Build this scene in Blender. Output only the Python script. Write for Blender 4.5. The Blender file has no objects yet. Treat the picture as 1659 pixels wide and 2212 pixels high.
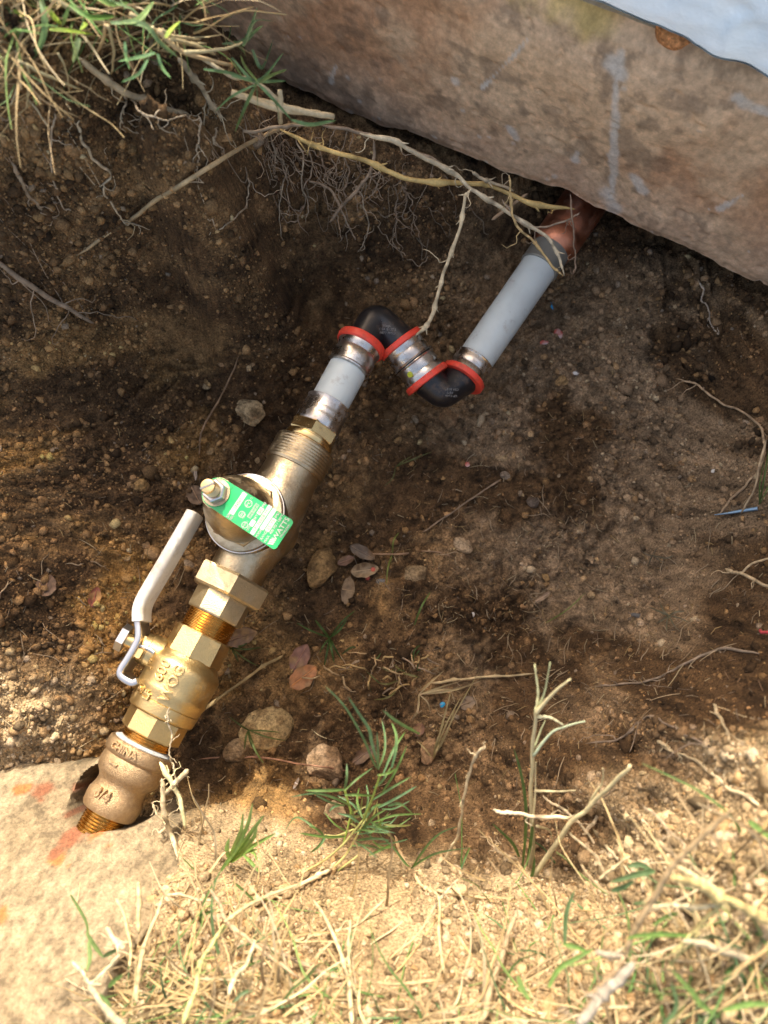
import bpy, bmesh, math, random
import numpy as np
from mathutils import Vector, Matrix

random.seed(7)
RNG = np.random.default_rng(11)
SC = bpy.context.scene
COL = SC.collection

# ------------------------------------------------------------------ camera, sky, sun, exposure
TILT = math.radians(12.0)
ZC = 0.61
FPX = 1661.0                      # focal length in units of a 1659 x 2212 picture
cam = bpy.data.cameras.new('camera')
cam.sensor_fit = 'VERTICAL'
cam.sensor_height = 36.0
cam.lens = 36.0 * FPX / 2212.0
cam.clip_start = 0.01
cam.clip_end = 300.0
cam.dof.use_dof = True
cam.dof.focus_distance = 0.53
cam.dof.aperture_fstop = 6.8
camo = bpy.data.objects.new('camera', cam)
camo.location = (0, 0, ZC)
camo.rotation_euler = (TILT, 0, 0)
COL.objects.link(camo)
SC.camera = camo

SUN_ELEV = math.radians(40.0)
SH = np.array([0.12, -0.993])    # horizontal direction the shadows fall
world = bpy.data.worlds.new('World')
SC.world = world
world.use_nodes = True
wn = world.node_tree
sky = wn.nodes.new('ShaderNodeTexSky')
sky.sky_type = 'NISHITA'
sky.sun_disc = False
sky.air_density = 1.0
sky.dust_density = 6.0
sky.ozone_density = 0.0
sky.sun_elevation = SUN_ELEV
sky.sun_rotation = math.atan2(-SH[0], -SH[1])
bg = wn.nodes['Background']
bg.inputs['Strength'].default_value = 0.15
wb = wn.nodes.new('ShaderNodeVectorMath')      # the picture's warm white balance
wb.operation = 'MULTIPLY'
wb.inputs[1].default_value = (1.08, 0.98, 0.86)
wn.links.new(sky.outputs[0], wb.inputs[0])
wn.links.new(wb.outputs[0], bg.inputs['Color'])
sun = bpy.data.lights.new('sun', 'SUN')
sun.energy = 2.2
sun.angle = math.radians(0.5)
sun.color = (1.0, 0.93, 0.82)
suno = bpy.data.objects.new('sun', sun)
ld = Vector((SH[0] * math.cos(SUN_ELEV), SH[1] * math.cos(SUN_ELEV), -math.sin(SUN_ELEV)))
suno.rotation_euler = ld.to_track_quat('-Z', 'Y').to_euler()
suno.location = (0.5, 1.5, 2)
COL.objects.link(suno)
SC.view_settings.view_transform = 'Standard'
SC.view_settings.look = 'None'
SC.view_settings.gamma = 1.0
SC.view_settings.use_curve_mapping = False
SC.view_settings.exposure = 1.8
SC.cycles.max_bounces = 8

# ------------------------------------------------------------------ geometry of the place
CT, ST = math.cos(TILT), math.sin(TILT)


def ray(u, v):
    x = (u - 829.5) / FPX
    y = (1106 - v) / FPX
    return np.array([x, y * CT + ST, y * ST - CT])


def P(u, v, z):
    r = ray(u, v)
    return np.array([0, 0, ZC]) + r * ((z - ZC) / r[2])


def proj(p):
    d = np.asarray(p, float) - [0, 0, ZC]
    zc = d[1] * ST - d[2] * CT
    zc = -(d[1] * -ST + d[2] * CT)
    yc = d[1] * CT + d[2] * ST
    return 829.5 + FPX * d[0] / zc, 1106 - FPX * yc / zc, zc


def sm(a, b, x):
    t = np.clip((x - a) / (b - a), 0, 1)
    return t * t * (3 - 2 * t)


_lat = {}


def vnoise(x, y, scale, seed=0):
    if seed not in _lat:
        _lat[seed] = np.random.default_rng(1000 + seed).random((256, 256)) * 2 - 1
    L = _lat[seed]
    x = np.asarray(x) / scale + 1000 * 0.731
    y = np.asarray(y) / scale + 1000 * 0.377
    xi = np.floor(x).astype(int)
    yi = np.floor(y).astype(int)
    fx = x - xi
    fy = y - yi
    fx = fx * fx * (3 - 2 * fx)
    fy = fy * fy * (3 - 2 * fy)
    a = L[xi % 256, yi % 256]
    b = L[(xi + 1) % 256, yi % 256]
    c = L[xi % 256, (yi + 1) % 256]
    d = L[(xi + 1) % 256, (yi + 1) % 256]
    return (a * (1 - fx) + b * fx) * (1 - fy) + (c * (1 - fx) + d * fx) * fy


def fbm(x, y, scale, octv=4, seed=0, gain=0.5):
    s = 0
    a = 1.0
    for i in range(octv):
        s = s + a * vnoise(x, y, scale, seed + i)
        scale *= 0.5
        a *= gain
    return s


def tps_fit(pts, vals, lam=1e-5):
    pts = np.asarray(pts)
    n = len(pts)
    d = np.linalg.norm(pts[:, None] - pts[None], axis=2)
    K = np.where(d > 1e-9, d * d * np.log(np.maximum(d, 1e-9)), 0) + lam * np.eye(n)
    Pm = np.hstack([np.ones((n, 1)), pts])
    A = np.block([[K, Pm], [Pm.T, np.zeros((3, 3))]])
    w = np.linalg.solve(A, np.concatenate([vals, np.zeros(3)]))
    return pts, w


def tps_eval(fit, x, y):
    pts, w = fit
    sh = np.shape(x)
    x = np.ravel(x)
    y = np.ravel(y)
    out = np.full(x.shape, w[-3]) + w[-2] * x + w[-1] * y
    for i, (px, py) in enumerate(pts):
        d2 = (x - px) ** 2 + (y - py) ** 2
        out += w[i] * 0.5 * d2 * np.log(np.maximum(d2, 1e-12))
    return out.reshape(sh)


TC = [  # picture point and height of the ground seen there
 (0,-100,.30),(200,-100,.30),(400,-60,.29),(50,60,.305),(250,100,.300),(380,140,.272),(470,150,.235),(535,175,.15),(585,203,.105),(440,70,.255),(-150,60,.29),
 (0,230,.262),(150,255,.252),(300,262,.240),(450,275,.212),(600,300,.125),(700,300,.11),(-150,260,.272),
 (0,450,.19),(150,480,.175),(300,450,.165),(450,450,.135),(600,450,.105),(750,420,.095),(900,430,.08),(1000,430,.07),
 (0,700,.12),(200,700,.10),(400,650,.08),(600,600,.06),(800,550,.045),(1000,520,.035),(1150,480,.03),(-150,700,.14),
 (0,950,.08),(200,950,.06),(400,900,.035),(600,800,.025),(800,700,.018),(950,620,.015),(-150,1000,.12),
 (900,1000,0),(1200,1100,0),(1000,1300,.0),(1300,1300,.005),(700,1500,.005),(900,1550,0),(1150,1500,.01),
 (600,1650,.025),(450,1500,.03),(300,1250,.03),(500,1100,.01),(700,1100,0),(500,900,.015),(700,720,.02),(900,800,0),(1100,900,0),
 (1250,700,.005),(1400,900,.01),(1050,600,.02),(1300,560,.02),(1500,640,.045),(1659,700,.07),
 (0,1200,.085),(150,1200,.06),(0,1400,.085),(150,1400,.06),(0,1560,.1),(120,1560,.085),(230,1560,.055),(-150,1400,.13),
 (0,1700,.07),(200,1700,.055),(300,1700,.045),(150,1900,.09),(100,2100,.12),(0,2300,.15),(-150,1900,.12),
 (1450,760,.03),(1600,800,.07),(1659,850,.09),(1500,1000,.03),(1590,1000,.065),(1659,1100,.10),(1500,1300,.065),
 (1600,1300,.105),(1659,1350,.135),(1400,1500,.09),(1500,1545,.165),(1659,1545,.246),(1580,1588,.233),(1500,1638,.217),(1420,1693,.198),(1350,1752,.177),(1600,1500,.185),(1659,1440,.18),(1659,1650,.262),(1520,1720,.235),
 (1400,1610,.14),(1300,1600,.06),(1330,1690,.11),(1400,1780,.212),(1800,1000,.16),(1800,1400,.18),(1800,1800,.275),
 (600,1745,.035),(750,1765,.035),(900,1750,.025),(1050,1750,.03),(1200,1720,.035),(1300,1788,.161),(1200,1838,.137),(1100,1868,.115),(1000,1860,.104),(830,1832,.089),
 (700,1815,.075),(600,1792,.067),(500,1768,.060),(430,1745,.060),(395,1780,.095),(385,1840,.118),(1250,1765,.088),(1150,1812,.06),(1000,1812,.045),(830,1785,.04),(390,1690,.05),(450,1880,.135),(420,1960,.15),(330,2060,.17),(260,2160,.185),(600,1950,.14),(800,1950,.14),(1000,1950,.14),(1200,1930,.15),
 (1400,1880,.22),(1600,1850,.265),(600,2100,.185),(900,2100,.185),(1200,2100,.195),(1500,2100,.248),(1659,2150,.262),
 (350,2150,.18),(800,2300,.215),(1200,2300,.225),(1700,2350,.24),(300,2350,.2),
]
FIT = tps_fit([P(u, v, z)[:2] for u, v, z in TC], np.array([z for _, _, z in TC]), 2e-4)
SD = np.array([0.90884471, -0.41713463])      # along the footing
SN = np.array([0.41713463, 0.90884471])       # away from the pit
SA = P(600, 185, 0.085)[:2]
S0 = float(SA @ SN)                           # distance of the footing face
ZB, ZT = 0.085, 0.245


def slab_pt(u, v):
    r = ray(u, v)
    t = S0 / (r[0] * SN[0] + r[1] * SN[1])
    p = np.array([0, 0, ZC]) + r * t
    return float(p[:2] @ SD), p[2]


ZL_ = sorted(slab_pt(*q) for q in [(700, 245), (640, 215), (600, 188), (560, 150), (520, 105), (470, 62), (420, 25), (370, -10), (300, -60)])


def ground_h(x, y):
    xc = np.clip(x, -0.42, 0.42)
    yc = np.clip(y, -0.27, 0.66)
    z = tps_eval(FIT, xc, yc)
    far = np.maximum(np.abs(x - xc), np.abs(y - yc))
    z = z * (1 - sm(0.0, 0.15, far)) + 0.245 * sm(0.0, 0.15, far)
    n = x * SN[0] + y * SN[1] - S0
    zlim = np.interp(x * SD[0] + y * SD[1], [q[0] for q in ZL_], [q[1] + 0.003 for q in ZL_])
    w = sm(-0.035, -0.004, n) * (1 - sm(1.3, 1.4, n))
    z = z * (1 - w) + np.minimum(z, zlim) * w
    under = sm(0.0, 0.02, n) * (1 - sm(1.3, 1.4, n))
    z = z * (1 - under) + np.minimum(z, 0.14) * under
    y = y + 1.3 * sm(0.08, 0.2, y) * (1 - sm(-0.03, 0.03, n)) * np.maximum(z, 0)
    rough = 0.55 + 0.45 * sm(-0.1, 0.5, vnoise(x, y, 0.09, 40))
    z = z + 0.006 * fbm(x, y, 0.07, 3, 1) + rough * (0.0045 * fbm(x, y, 0.019, 3, 5, 0.6))
    z = z - rough * 0.0065 * np.abs(fbm(x, y, 0.016, 3, 11, 0.65)) + rough * 0.0042 * np.maximum(fbm(x, y, 0.009, 2, 17, 0.65), -0.15) + 0.0022 * fbm(x, y, 0.0042, 2, 15, 0.8)
    return z


# non-uniform grid: fine where seen, stretching to the horizon
def axis_coords(a, b, step):
    c = np.arange(a, b + step / 2, step)
    g = np.cumsum(0.004 * 1.45 ** np.arange(24))
    return np.concatenate([a - g[::-1], c, b + g])


GX = axis_coords(-0.42, 0.42, 0.0014)
GY = axis_coords(-0.27, 0.66, 0.0014)
XX, YY = np.meshgrid(GX, GY)
ZZ = ground_h(XX, YY)


def H(x, y):
    x = np.asarray(x, float)
    y = np.asarray(y, float)
    i = np.clip(np.searchsorted(GX, x) - 1, 0, len(GX) - 2)
    j = np.clip(np.searchsorted(GY, y) - 1, 0, len(GY) - 2)
    fx = (x - GX[i]) / (GX[i + 1] - GX[i])
    fy = (y - GY[j]) / (GY[j + 1] - GY[j])
    return (ZZ[j, i] * (1 - fx) + ZZ[j, i + 1] * fx) * (1 - fy) + (ZZ[j + 1, i] * (1 - fx) + ZZ[j + 1, i + 1] * fx) * fy


def Gm(u, v, h=0.0):
    """points of the ground (raised by h) met along many view rays"""
    u = np.atleast_1d(np.asarray(u, float))
    v = np.atleast_1d(np.asarray(v, float))
    x = (u - 829.5) / FPX
    y = (1106 - v) / FPX
    D = np.stack([x, y * CT + ST, y * ST - CT], 1)
    lo = np.full(len(u), 0.12)
    hit = np.full(len(u), 1.2)
    found = np.zeros(len(u), bool)
    for t in np.arange(0.2, 1.2, 0.004):
        p = D * t + [0, 0, ZC]
        below = (p[:, 2] < H(p[:, 0], p[:, 1]) + h) & ~found
        hit[below] = t
        found |= below
    lo = hit - 0.004
    for _ in range(10):
        m = (lo + hit) / 2
        p = D * m[:, None] + [0, 0, ZC]
        b = p[:, 2] < H(p[:, 0], p[:, 1]) + h
        hit = np.where(b, m, hit)
        lo = np.where(b, lo, m)
    return D * hit[:, None] + [0, 0, ZC]


def G(u, v, h=0.0):
    return Gm([u], [v], h)[0]


def gnormal(x, y, e=0.006):
    n = np.array([-(H(x + e, y) - H(x - e, y)) / (2 * e), -(H(x, y + e) - H(x, y - e)) / (2 * e), 1.0])
    return n / np.linalg.norm(n)


def over_slab(u, v):
    return v < np.interp(u, [350, 600, 760, 900, 1100, 1310, 1450, 1659, 1900], [20, 190, 272, 322, 392, 472, 532, 612, 730])


# ------------------------------------------------------------------ materials
def new_mat(name):
    m = bpy.data.materials.new(name)
    m.use_nodes = True
    nt = m.node_tree
    return m, nt, nt.nodes['Principled BSDF']


def add_bump(nt, b, scale, strength, dist, detail=3.0, coords=None, rough=0.6):
    n = nt.nodes.new('ShaderNodeTexNoise')
    n.inputs['Scale'].default_value = scale
    n.inputs['Detail'].default_value = detail
    n.inputs['Roughness'].default_value = rough
    tc = nt.nodes.new('ShaderNodeTexCoord')
    nt.links.new(tc.outputs['Object'], n.inputs['Vector'])
    bp = nt.nodes.new('ShaderNodeBump')
    bp.inputs['Strength'].default_value = strength
    bp.inputs['Distance'].default_value = dist
    nt.links.new(n.outputs['Fac'], bp.inputs['Height'])
    nt.links.new(bp.outputs['Normal'], b.inputs['Normal'])
    return n


def mix_rgb(nt, fac, a, b, blend='MIX'):
    mx = nt.nodes.new('ShaderNodeMix')
    mx.data_type = 'RGBA'
    mx.blend_type = blend
    for s, val in ((mx.inputs[0], fac), (mx.inputs[6], a), (mx.inputs[7], b)):
        if hasattr(val, 'is_linked') or hasattr(val, 'links'):
            nt.links.new(val, s)
        elif isinstance(val, (int, float)):
            s.default_value = val
        else:
            s.default_value = (*val, 1)
    return mx.outputs[2]


def noise_ramp(nt, scale, p0, p1, detail=4.0, rough=0.6):
    n = nt.nodes.new('ShaderNodeTexNoise')
    n.inputs['Scale'].default_value = scale
    n.inputs['Detail'].default_value = detail
    n.inputs['Roughness'].default_value = rough
    tc = nt.nodes.new('ShaderNodeTexCoord')
    nt.links.new(tc.outputs['Object'], n.inputs['Vector'])
    mr = nt.nodes.new('ShaderNodeMapRange')
    mr.inputs[1].default_value = p0
    mr.inputs[2].default_value = p1
    nt.links.new(n.outputs['Fac'], mr.inputs[0])
    return mr.outputs[0]


def simple(name, col, rough=0.5, metal=0.0, bump=None, col2=None, nscale=200, p=(0.4, 0.65), rough2=None, spec=None):
    m, nt, b = new_mat(name)
    b.inputs['Base Color'].default_value = (*col, 1)
    b.inputs['Roughness'].default_value = rough
    b.inputs['Metallic'].default_value = metal
    if spec is not None:
        b.inputs['Specular IOR Level'].default_value = spec
    if col2 is not None:
        f = noise_ramp(nt, nscale, *p)
        nt.links.new(mix_rgb(nt, f, col, col2), b.inputs['Base Color'])
        if rough2 is not None:
            mr = nt.nodes.new('ShaderNodeMapRange')
            mr.inputs[3].default_value = rough
            mr.inputs[4].default_value = rough2
            nt.links.new(f, mr.inputs[0])
            nt.links.new(mr.outputs[0], b.inputs['Roughness'])
    if bump:
        add_bump(nt, b, *bump)
    return m


def attr_mat(name, rough=0.9, bump=None, grain=(700, 0.35), spec=0.25):
    m, nt, b = new_mat(name)
    a = nt.nodes.new('ShaderNodeAttribute')
    a.attribute_name = 'tint'
    f = noise_ramp(nt, grain[0], 0.3, 0.7, 5.0, 0.7)
    mr = nt.nodes.new('ShaderNodeMapRange')
    mr.inputs[3].default_value = 1 - grain[1]
    mr.inputs[4].default_value = 1 + grain[1]
    nt.links.new(f, mr.inputs[0])
    vm = nt.nodes.new('ShaderNodeVectorMath')
    vm.operation = 'SCALE'
    nt.links.new(a.outputs['Color'], vm.inputs[0])
    nt.links.new(mr.outputs[0], vm.inputs['Scale'])
    nt.links.new(vm.outputs[0], b.inputs['Base Color'])
    b.inputs['Roughness'].default_value = rough
    b.inputs['Specular IOR Level'].default_value = spec
    if bump:
        add_bump(nt, b, *bump)
    return m


M = {}
M['soil'] = attr_mat('soil', 0.95, (750, 1.0, 0.0022, 6.0), (620, 0.8))
M['crumb'] = attr_mat('crumb', 0.95, (1200, 0.8, 0.0008, 4.0), (900, 0.6))
M['straw'] = attr_mat('straw', 0.75, (1200, 0.3, 0.0002), (500, 0.2), 0.3)
M['stone'] = attr_mat('stone', 0.9, (420, 1.0, 0.0020, 6.0), (400, 0.7))
M['concrete'] = attr_mat('concrete', 0.92, (420, 0.45, 0.0007, 6.0), (300, 0.22))
M['block'] = attr_mat('block', 0.93, (600, 0.9, 0.0014, 6.0), (500, 0.4))
M['wall'] = simple('plaster', (0.5, 0.45, 0.38), 0.9, 0, (60, 0.4, 0.003), (0.42, 0.37, 0.3), 12)  # plain surface of the added sun blockers
M['brass'] = simple('cast_brass', (0.62, 0.45, 0.20), 0.36, 1.0, (1000, 0.45, 0.00040, 2.0), (0.54, 0.40, 0.19), 300, (0.4, 0.7), 0.44)
M['brass_smooth'] = simple('machined_brass', (0.70, 0.50, 0.22), 0.2, 1.0, (500, 0.08, 0.0002), (0.60, 0.44, 0.22), 120, (0.4, 0.7), 0.3)
M['thread'] = simple('thread_brass', (0.62, 0.36, 0.09), 0.22, 1.0, None, (0.44, 0.23, 0.05), 400)
M['bronze'] = simple('cast_bronze', (0.47, 0.34, 0.195), 0.42, 1.0, (1500, 1.0, 0.0006, 3.0), (0.36, 0.25, 0.14), 350, (0.35, 0.65), 0.55)
M['prv'] = simple('valve_bronze', (0.52, 0.42, 0.27), 0.30, 1.0, (900, 0.6, 0.0005, 3.0), (0.45, 0.36, 0.22), 260, (0.4, 0.7), 0.4)
M['union'] = simple('union_bronze', (0.56, 0.46, 0.28), 0.42, 1.0, (1100, 0.5, 0.0005, 2.0), (0.48, 0.39, 0.24), 200, (0.4, 0.7), 0.5)
M['steel'] = simple('stainless', (0.60, 0.56, 0.51), 0.22, 1.0, (260, 0.18, 0.0005), (0.46, 0.42, 0.38), 90, (0.35, 0.7), 0.34)
M['zinc'] = simple('zinc_plate', (0.52, 0.52, 0.52), 0.34, 1.0, (700, 0.2, 0.0002))
M['pex'] = simple('white_pipe', (0.57, 0.63, 0.62), 0.38, 0, (900, 0.05, 0.0002), (0.50, 0.55, 0.54), 60, (0.45, 0.75))
M['pex'].node_tree.nodes['Principled BSDF'].inputs['Subsurface Weight'].default_value = 0.15
M['pex'].node_tree.nodes['Principled BSDF'].inputs['Subsurface Radius'].default_value = (0.004, 0.004, 0.004)
M['greysleeve'] = simple('grey_cap', (0.25, 0.25, 0.22), 0.4, 0.3, (700, 0.1, 0.0002))
M['black'] = simple('black_plastic', (0.012, 0.012, 0.014), 0.34, 0, (1500, 0.2, 0.0002), (0.03, 0.028, 0.024), 900, (0.6, 0.8))
M['red'] = simple('red_plastic', (0.75, 0.065, 0.035), 0.45, 0, (900, 0.1, 0.0002), (0.68, 0.055, 0.03), 120)
M['copper'] = simple('copper', (0.78, 0.34, 0.20), 0.32, 1.0, (300, 0.2, 0.0005), (0.52, 0.21, 0.12), 70, (0.35, 0.7), 0.48)
M['dope'] = simple('thread_paste', (0.40, 0.43, 0.44), 0.4, 0, (900, 0.6, 0.0008), (0.16, 0.18, 0.19), 260, (0.5, 0.7))
M['grip'] = simple('ivory_vinyl', (0.72, 0.69, 0.60), 0.42, 0, (300, 0.08, 0.0004), (0.60, 0.55, 0.42), 55, (0.5, 0.8))
M['tag'] = simple('green_plate', (0.005, 0.36, 0.10), 0.3, 0, (500, 0.05, 0.0003), (0.01, 0.31, 0.09), 120)
M['tagprint'] = simple('tag_print', (0.50, 0.45, 0.43), 0.35, 0.2)
M['tagink'] = simple('tag_ink', (0.02, 0.22, 0.07), 0.4)
M['greyink'] = simple('grey_print', (0.13, 0.13, 0.13), 0.5)
M['dot'] = simple('green_dot', (0.42, 0.46, 0.03), 0.5, 0, (900, 0.4, 0.0003))
M['blade'] = attr_mat('grass_blade', 0.5, None, (300, 0.15), 0.35)
_b = M['blade'].node_tree.nodes['Principled BSDF']
_b.inputs['Subsurface Weight'].default_value = 0.2
_b.inputs['Subsurface Radius'].default_value = (0.001, 0.002, 0.0005)
_n = M['blade'].node_tree
_tr = _n.nodes.new('ShaderNodeBsdfTranslucent')
_mx = _n.nodes.new('ShaderNodeMixShader')
_mx.inputs[0].default_value = 0.4
_n.links.new([l for l in _n.links if l.to_socket == _b.inputs['Base Color']][0].from_socket, _tr.inputs['Color'])
_n.links.new(_b.outputs[0], _mx.inputs[1])
_n.links.new(_tr.outputs[0], _mx.inputs[2])
_n.links.new(_mx.outputs[0], _n.nodes['Material Output'].inputs['Surface'])
M['leaf'] = attr_mat('dead_leaf', 0.55, (300, 0.4, 0.0006), (260, 0.3), 0.35)
M['blue'] = simple('blue_plastic', (0.22, 0.40, 0.62), 0.5, 0, None, (0.34, 0.50, 0.68), 200)
M['bluebit'] = simple('blue_chip', (0.01, 0.28, 0.55), 0.4)
M['redbit'] = simple('red_chip', (0.45, 0.08, 0.05), 0.6, 0, None, (0.6, 0.5, 0.47), 160)
M['berry'] = simple('red_berry', (0.45, 0.09, 0.06), 0.3)
M['white'] = simple('white_chip', (0.62, 0.60, 0.56), 0.7, 0, (800, 0.6, 0.0006))
M['film'] = simple('pale_sheet', (0.74, 0.82, 0.84), 0.3, 0, (60, 0.5, 0.004), (0.60, 0.70, 0.74), 22)
M['bug'] = simple('grey_shell', (0.10, 0.095, 0.09), 0.35)


def grime(key, col, scale, lo, hi, amount, rough=0.85):
    """dried mud and tarnish over a finished material"""
    nt = M[key].node_tree
    b = nt.nodes['Principled BSDF']
    f = noise_ramp(nt, scale, lo, hi, 7.0, 0.72)
    mm = nt.nodes.new('ShaderNodeMath')
    mm.operation = 'MULTIPLY'
    mm.use_clamp = True
    mm.inputs[1].default_value = amount
    nt.links.new(f, mm.inputs[0])
    for sock, val in (('Base Color', col), ('Roughness', rough), ('Metallic', 0.0)):
        s_ = b.inputs[sock]
        old = s_.links[0].from_socket if s_.is_linked else None
        if sock == 'Base Color':
            o_ = mix_rgb(nt, mm.outputs[0], old if old else tuple(s_.default_value)[:3], val)
        else:
            mx = nt.nodes.new('ShaderNodeMix')
            nt.links.new(mm.outputs[0], mx.inputs[0])
            if old: nt.links.new(old, mx.inputs[2])
            else: mx.inputs[2].default_value = s_.default_value
            mx.inputs[3].default_value = val
            o_ = mx.outputs[0]
        nt.links.new(o_, s_)


MUD = (0.16, 0.105, 0.06)
grime('pex', MUD, 70, 0.58, 0.74, 0.6)
grime('black', MUD, 110, 0.52, 0.70, 0.55)
grime('red', (0.22, 0.10, 0.06), 120, 0.52, 0.72, 0.6)
grime('steel', (0.10, 0.075, 0.05), 120, 0.52, 0.72, 0.7, 0.6)
grime('grip', (0.30, 0.23, 0.14), 80, 0.53, 0.72, 0.6)
grime('brass', (0.16, 0.10, 0.045), 90, 0.55, 0.75, 0.55, 0.6)
grime('prv', (0.12, 0.085, 0.05), 90, 0.52, 0.72, 0.6, 0.6)
grime('union', (0.14, 0.10, 0.06), 90, 0.54, 0.74, 0.5, 0.6)
grime('bronze', (0.14, 0.09, 0.05), 120, 0.52, 0.72, 0.6, 0.7)
grime('thread', (0.10, 0.055, 0.02), 200, 0.55, 0.75, 0.6, 0.6)
grime('tag', (0.05, 0.20, 0.07), 120, 0.56, 0.74, 0.5, 0.6)
grime('copper', (0.10, 0.06, 0.045), 80, 0.5, 0.7, 0.6, 0.6)


# ------------------------------------------------------------------ mesh helpers
def tag(o, label=None, cat=None, group=None, kind=None):
    if label: o['label'] = label
    if cat: o['category'] = cat
    if group: o['group'] = group
    if kind: o['kind'] = kind
    return o


def empty(name, loc, label, cat, group=None):
    o = bpy.data.objects.new(name, None)
    o.empty_display_size = 0.02
    o.location = tuple(float(c) for c in loc)
    COL.objects.link(o)
    return tag(o, label, cat, group)


def wloc(o):
    p = np.zeros(3)
    while o is not None:
        p = p + np.array(o.location)
        o = o.parent
    return p


def mesh(name, verts, faces, mat, sharp=35, tint=None, smooth=True):
    verts = np.asarray(verts, np.float32)
    me = bpy.data.meshes.new(name)
    if isinstance(faces, np.ndarray):
        k = faces.shape[1]
        me.vertices.add(len(verts))
        me.vertices.foreach_set('co', verts.ravel())
        me.loops.add(faces.size)
        me.loops.foreach_set('vertex_index', faces.astype(np.int32).ravel())
        me.polygons.add(len(faces))
        me.polygons.foreach_set('loop_start', np.arange(0, faces.size, k, dtype=np.int32))
        me.update(calc_edges=True)
    else:
        me.from_pydata(verts.tolist(), [], faces)
    if smooth:
        me.polygons.foreach_set('use_smooth', np.ones(len(me.polygons), bool))
        if sharp:
            me.set_sharp_from_angle(angle=math.radians(sharp))
    if tint is not None:
        t = np.asarray(tint, np.float32)
        if t.ndim == 1:
            t = np.tile(t, (len(verts), 1))
        if t.shape[1] == 3:
            t = np.hstack([t, np.ones((len(t), 1), np.float32)])
        ca = me.color_attributes.new('tint', 'FLOAT_COLOR', 'POINT')
        ca.data.foreach_set('color', t.astype(np.float32).ravel())
    if mat is not None:
        me.materials.append(mat)
    return me


def obj(name, verts, faces, mat, parent=None, loc=None, **kw):
    """one mesh object; vertices given in world coordinates"""
    verts = np.asarray(verts, float)
    if parent is not None:
        o0 = wloc(parent)
        own = np.zeros(3)
    else:
        own = np.asarray(loc, float) if loc is not None else np.zeros(3)
        o0 = own
    me = mesh(name, verts - o0, faces, mat, **kw)
    o = bpy.data.objects.new(name, me)
    o.location = tuple(own)
    COL.objects.link(o)
    if parent is not None:
        o.parent = parent
    return o


def grid_faces(nr, nc, wrap=False):
    """quads of nr rows by nc columns"""
    r = np.arange(nr - 1)
    c = np.arange(nc if wrap else nc - 1)
    R, C = np.meshgrid(r, c, indexing='ij')
    C2 = (C + 1) % nc
    return np.stack([R * nc + C, R * nc + C2, (R + 1) * nc + C2, (R + 1) * nc + C], -1).reshape(-1, 4)


def frame_for(d, up=(0, 0, 1)):
    d = np.asarray(d, float)
    d = d / np.linalg.norm(d)
    u = np.asarray(up, float)
    u = u - d * (u @ d)
    if np.linalg.norm(u) < 1e-4:
        u = np.array([1.0, 0, 0]) - d * d[0]
    u /= np.linalg.norm(u)
    return d, u, np.cross(d, u)


class Acc:
    """collects pieces of one mesh"""

    def __init__(s):
        s.v = []
        s.f = []
        s.t = []
        s.n = 0

    def add(s, v, f, tint=None):
        v = np.asarray(v, float)
        s.v.append(v)
        s.f.extend((np.asarray(f) + s.n).tolist() if isinstance(f, np.ndarray) else [[i + s.n for i in q] for q in f])
        if tint is not None:
            t = np.asarray(tint, float)
            s.t.append(np.tile(t, (len(v), 1)) if t.ndim == 1 else t)
        s.n += len(v)
        return s

    def build(s, name, mat, parent=None, **kw):
        return obj(name, np.concatenate(s.v), s.f, mat, parent, tint=np.concatenate(s.t) if s.t else None, **kw)


def lathe(o, d, prof, n=56, up=(0, 0, 1), rot=0.0, caps=True, flatten=None):
    d, u, r = frame_for(d, up)
    o = np.asarray(o, float)
    a = np.arange(n) * 2 * math.pi / n + rot
    ring = np.cos(a)[:, None] * u + np.sin(a)[:, None] * r
    V = np.concatenate([o + d * s + ring * rad for s, rad in prof])
    F = grid_faces(len(prof), n, True).tolist()
    if caps:
        F.append(list(range(n))[::-1])
        F.append([(len(prof) - 1) * n + i for i in range(n)])
    return V, F


def catmull(pts, m=6):
    p = np.asarray(pts, float)
    if len(p) < 3:
        t = np.linspace(0, 1, m + 1)[:, None]
        return p[0] * (1 - t) + p[-1] * t
    q = np.vstack([2 * p[0] - p[1], p, 2 * p[-1] - p[-2]])
    out = []
    for i in range(len(p) - 1):
        a, b, c, d = q[i:i + 4]
        for t in np.arange(m) / m:
            out.append(0.5 * (2 * b + (c - a) * t + (2 * a - 5 * b + 4 * c - d) * t * t + (3 * b - a - 3 * c + d) * t ** 3))
    out.append(p[-1])
    return np.array(out)


def frames_along(p):
    t = np.gradient(p, axis=0)
    t /= np.maximum(np.linalg.norm(t, axis=1), 1e-9)[:, None]
    up = np.array([0.0, 0, 1])
    if abs(t[0] @ up) > 0.9:
        up = np.array([1.0, 0, 0])
    U = []
    u = up - t[0] * (t[0] @ up)
    u /= np.linalg.norm(u)
    for k in t:
        u = u - k * (u @ k)
        u /= max(np.linalg.norm(u), 1e-9)
        U.append(u)
    U = np.array(U)
    return t, U, np.cross(t, U)


def tube(p, rad, n=6, caps=True):
    p = np.asarray(p, float)
    t, U, R = frames_along(p)
    rad = np.broadcast_to(np.asarray(rad, float), (len(p),))
    a = np.arange(n) * 2 * math.pi / n
    V = (p[:, None] + rad[:, None, None] * (np.cos(a)[None, :, None] * U[:, None] + np.sin(a)[None, :, None] * R[:, None])).reshape(-1, 3)
    F = grid_faces(len(p), n, True).tolist()
    if caps:
        F.append(list(range(n))[::-1])
        F.append([(len(p) - 1) * n + i for i in range(n)])
    return V, F


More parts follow.
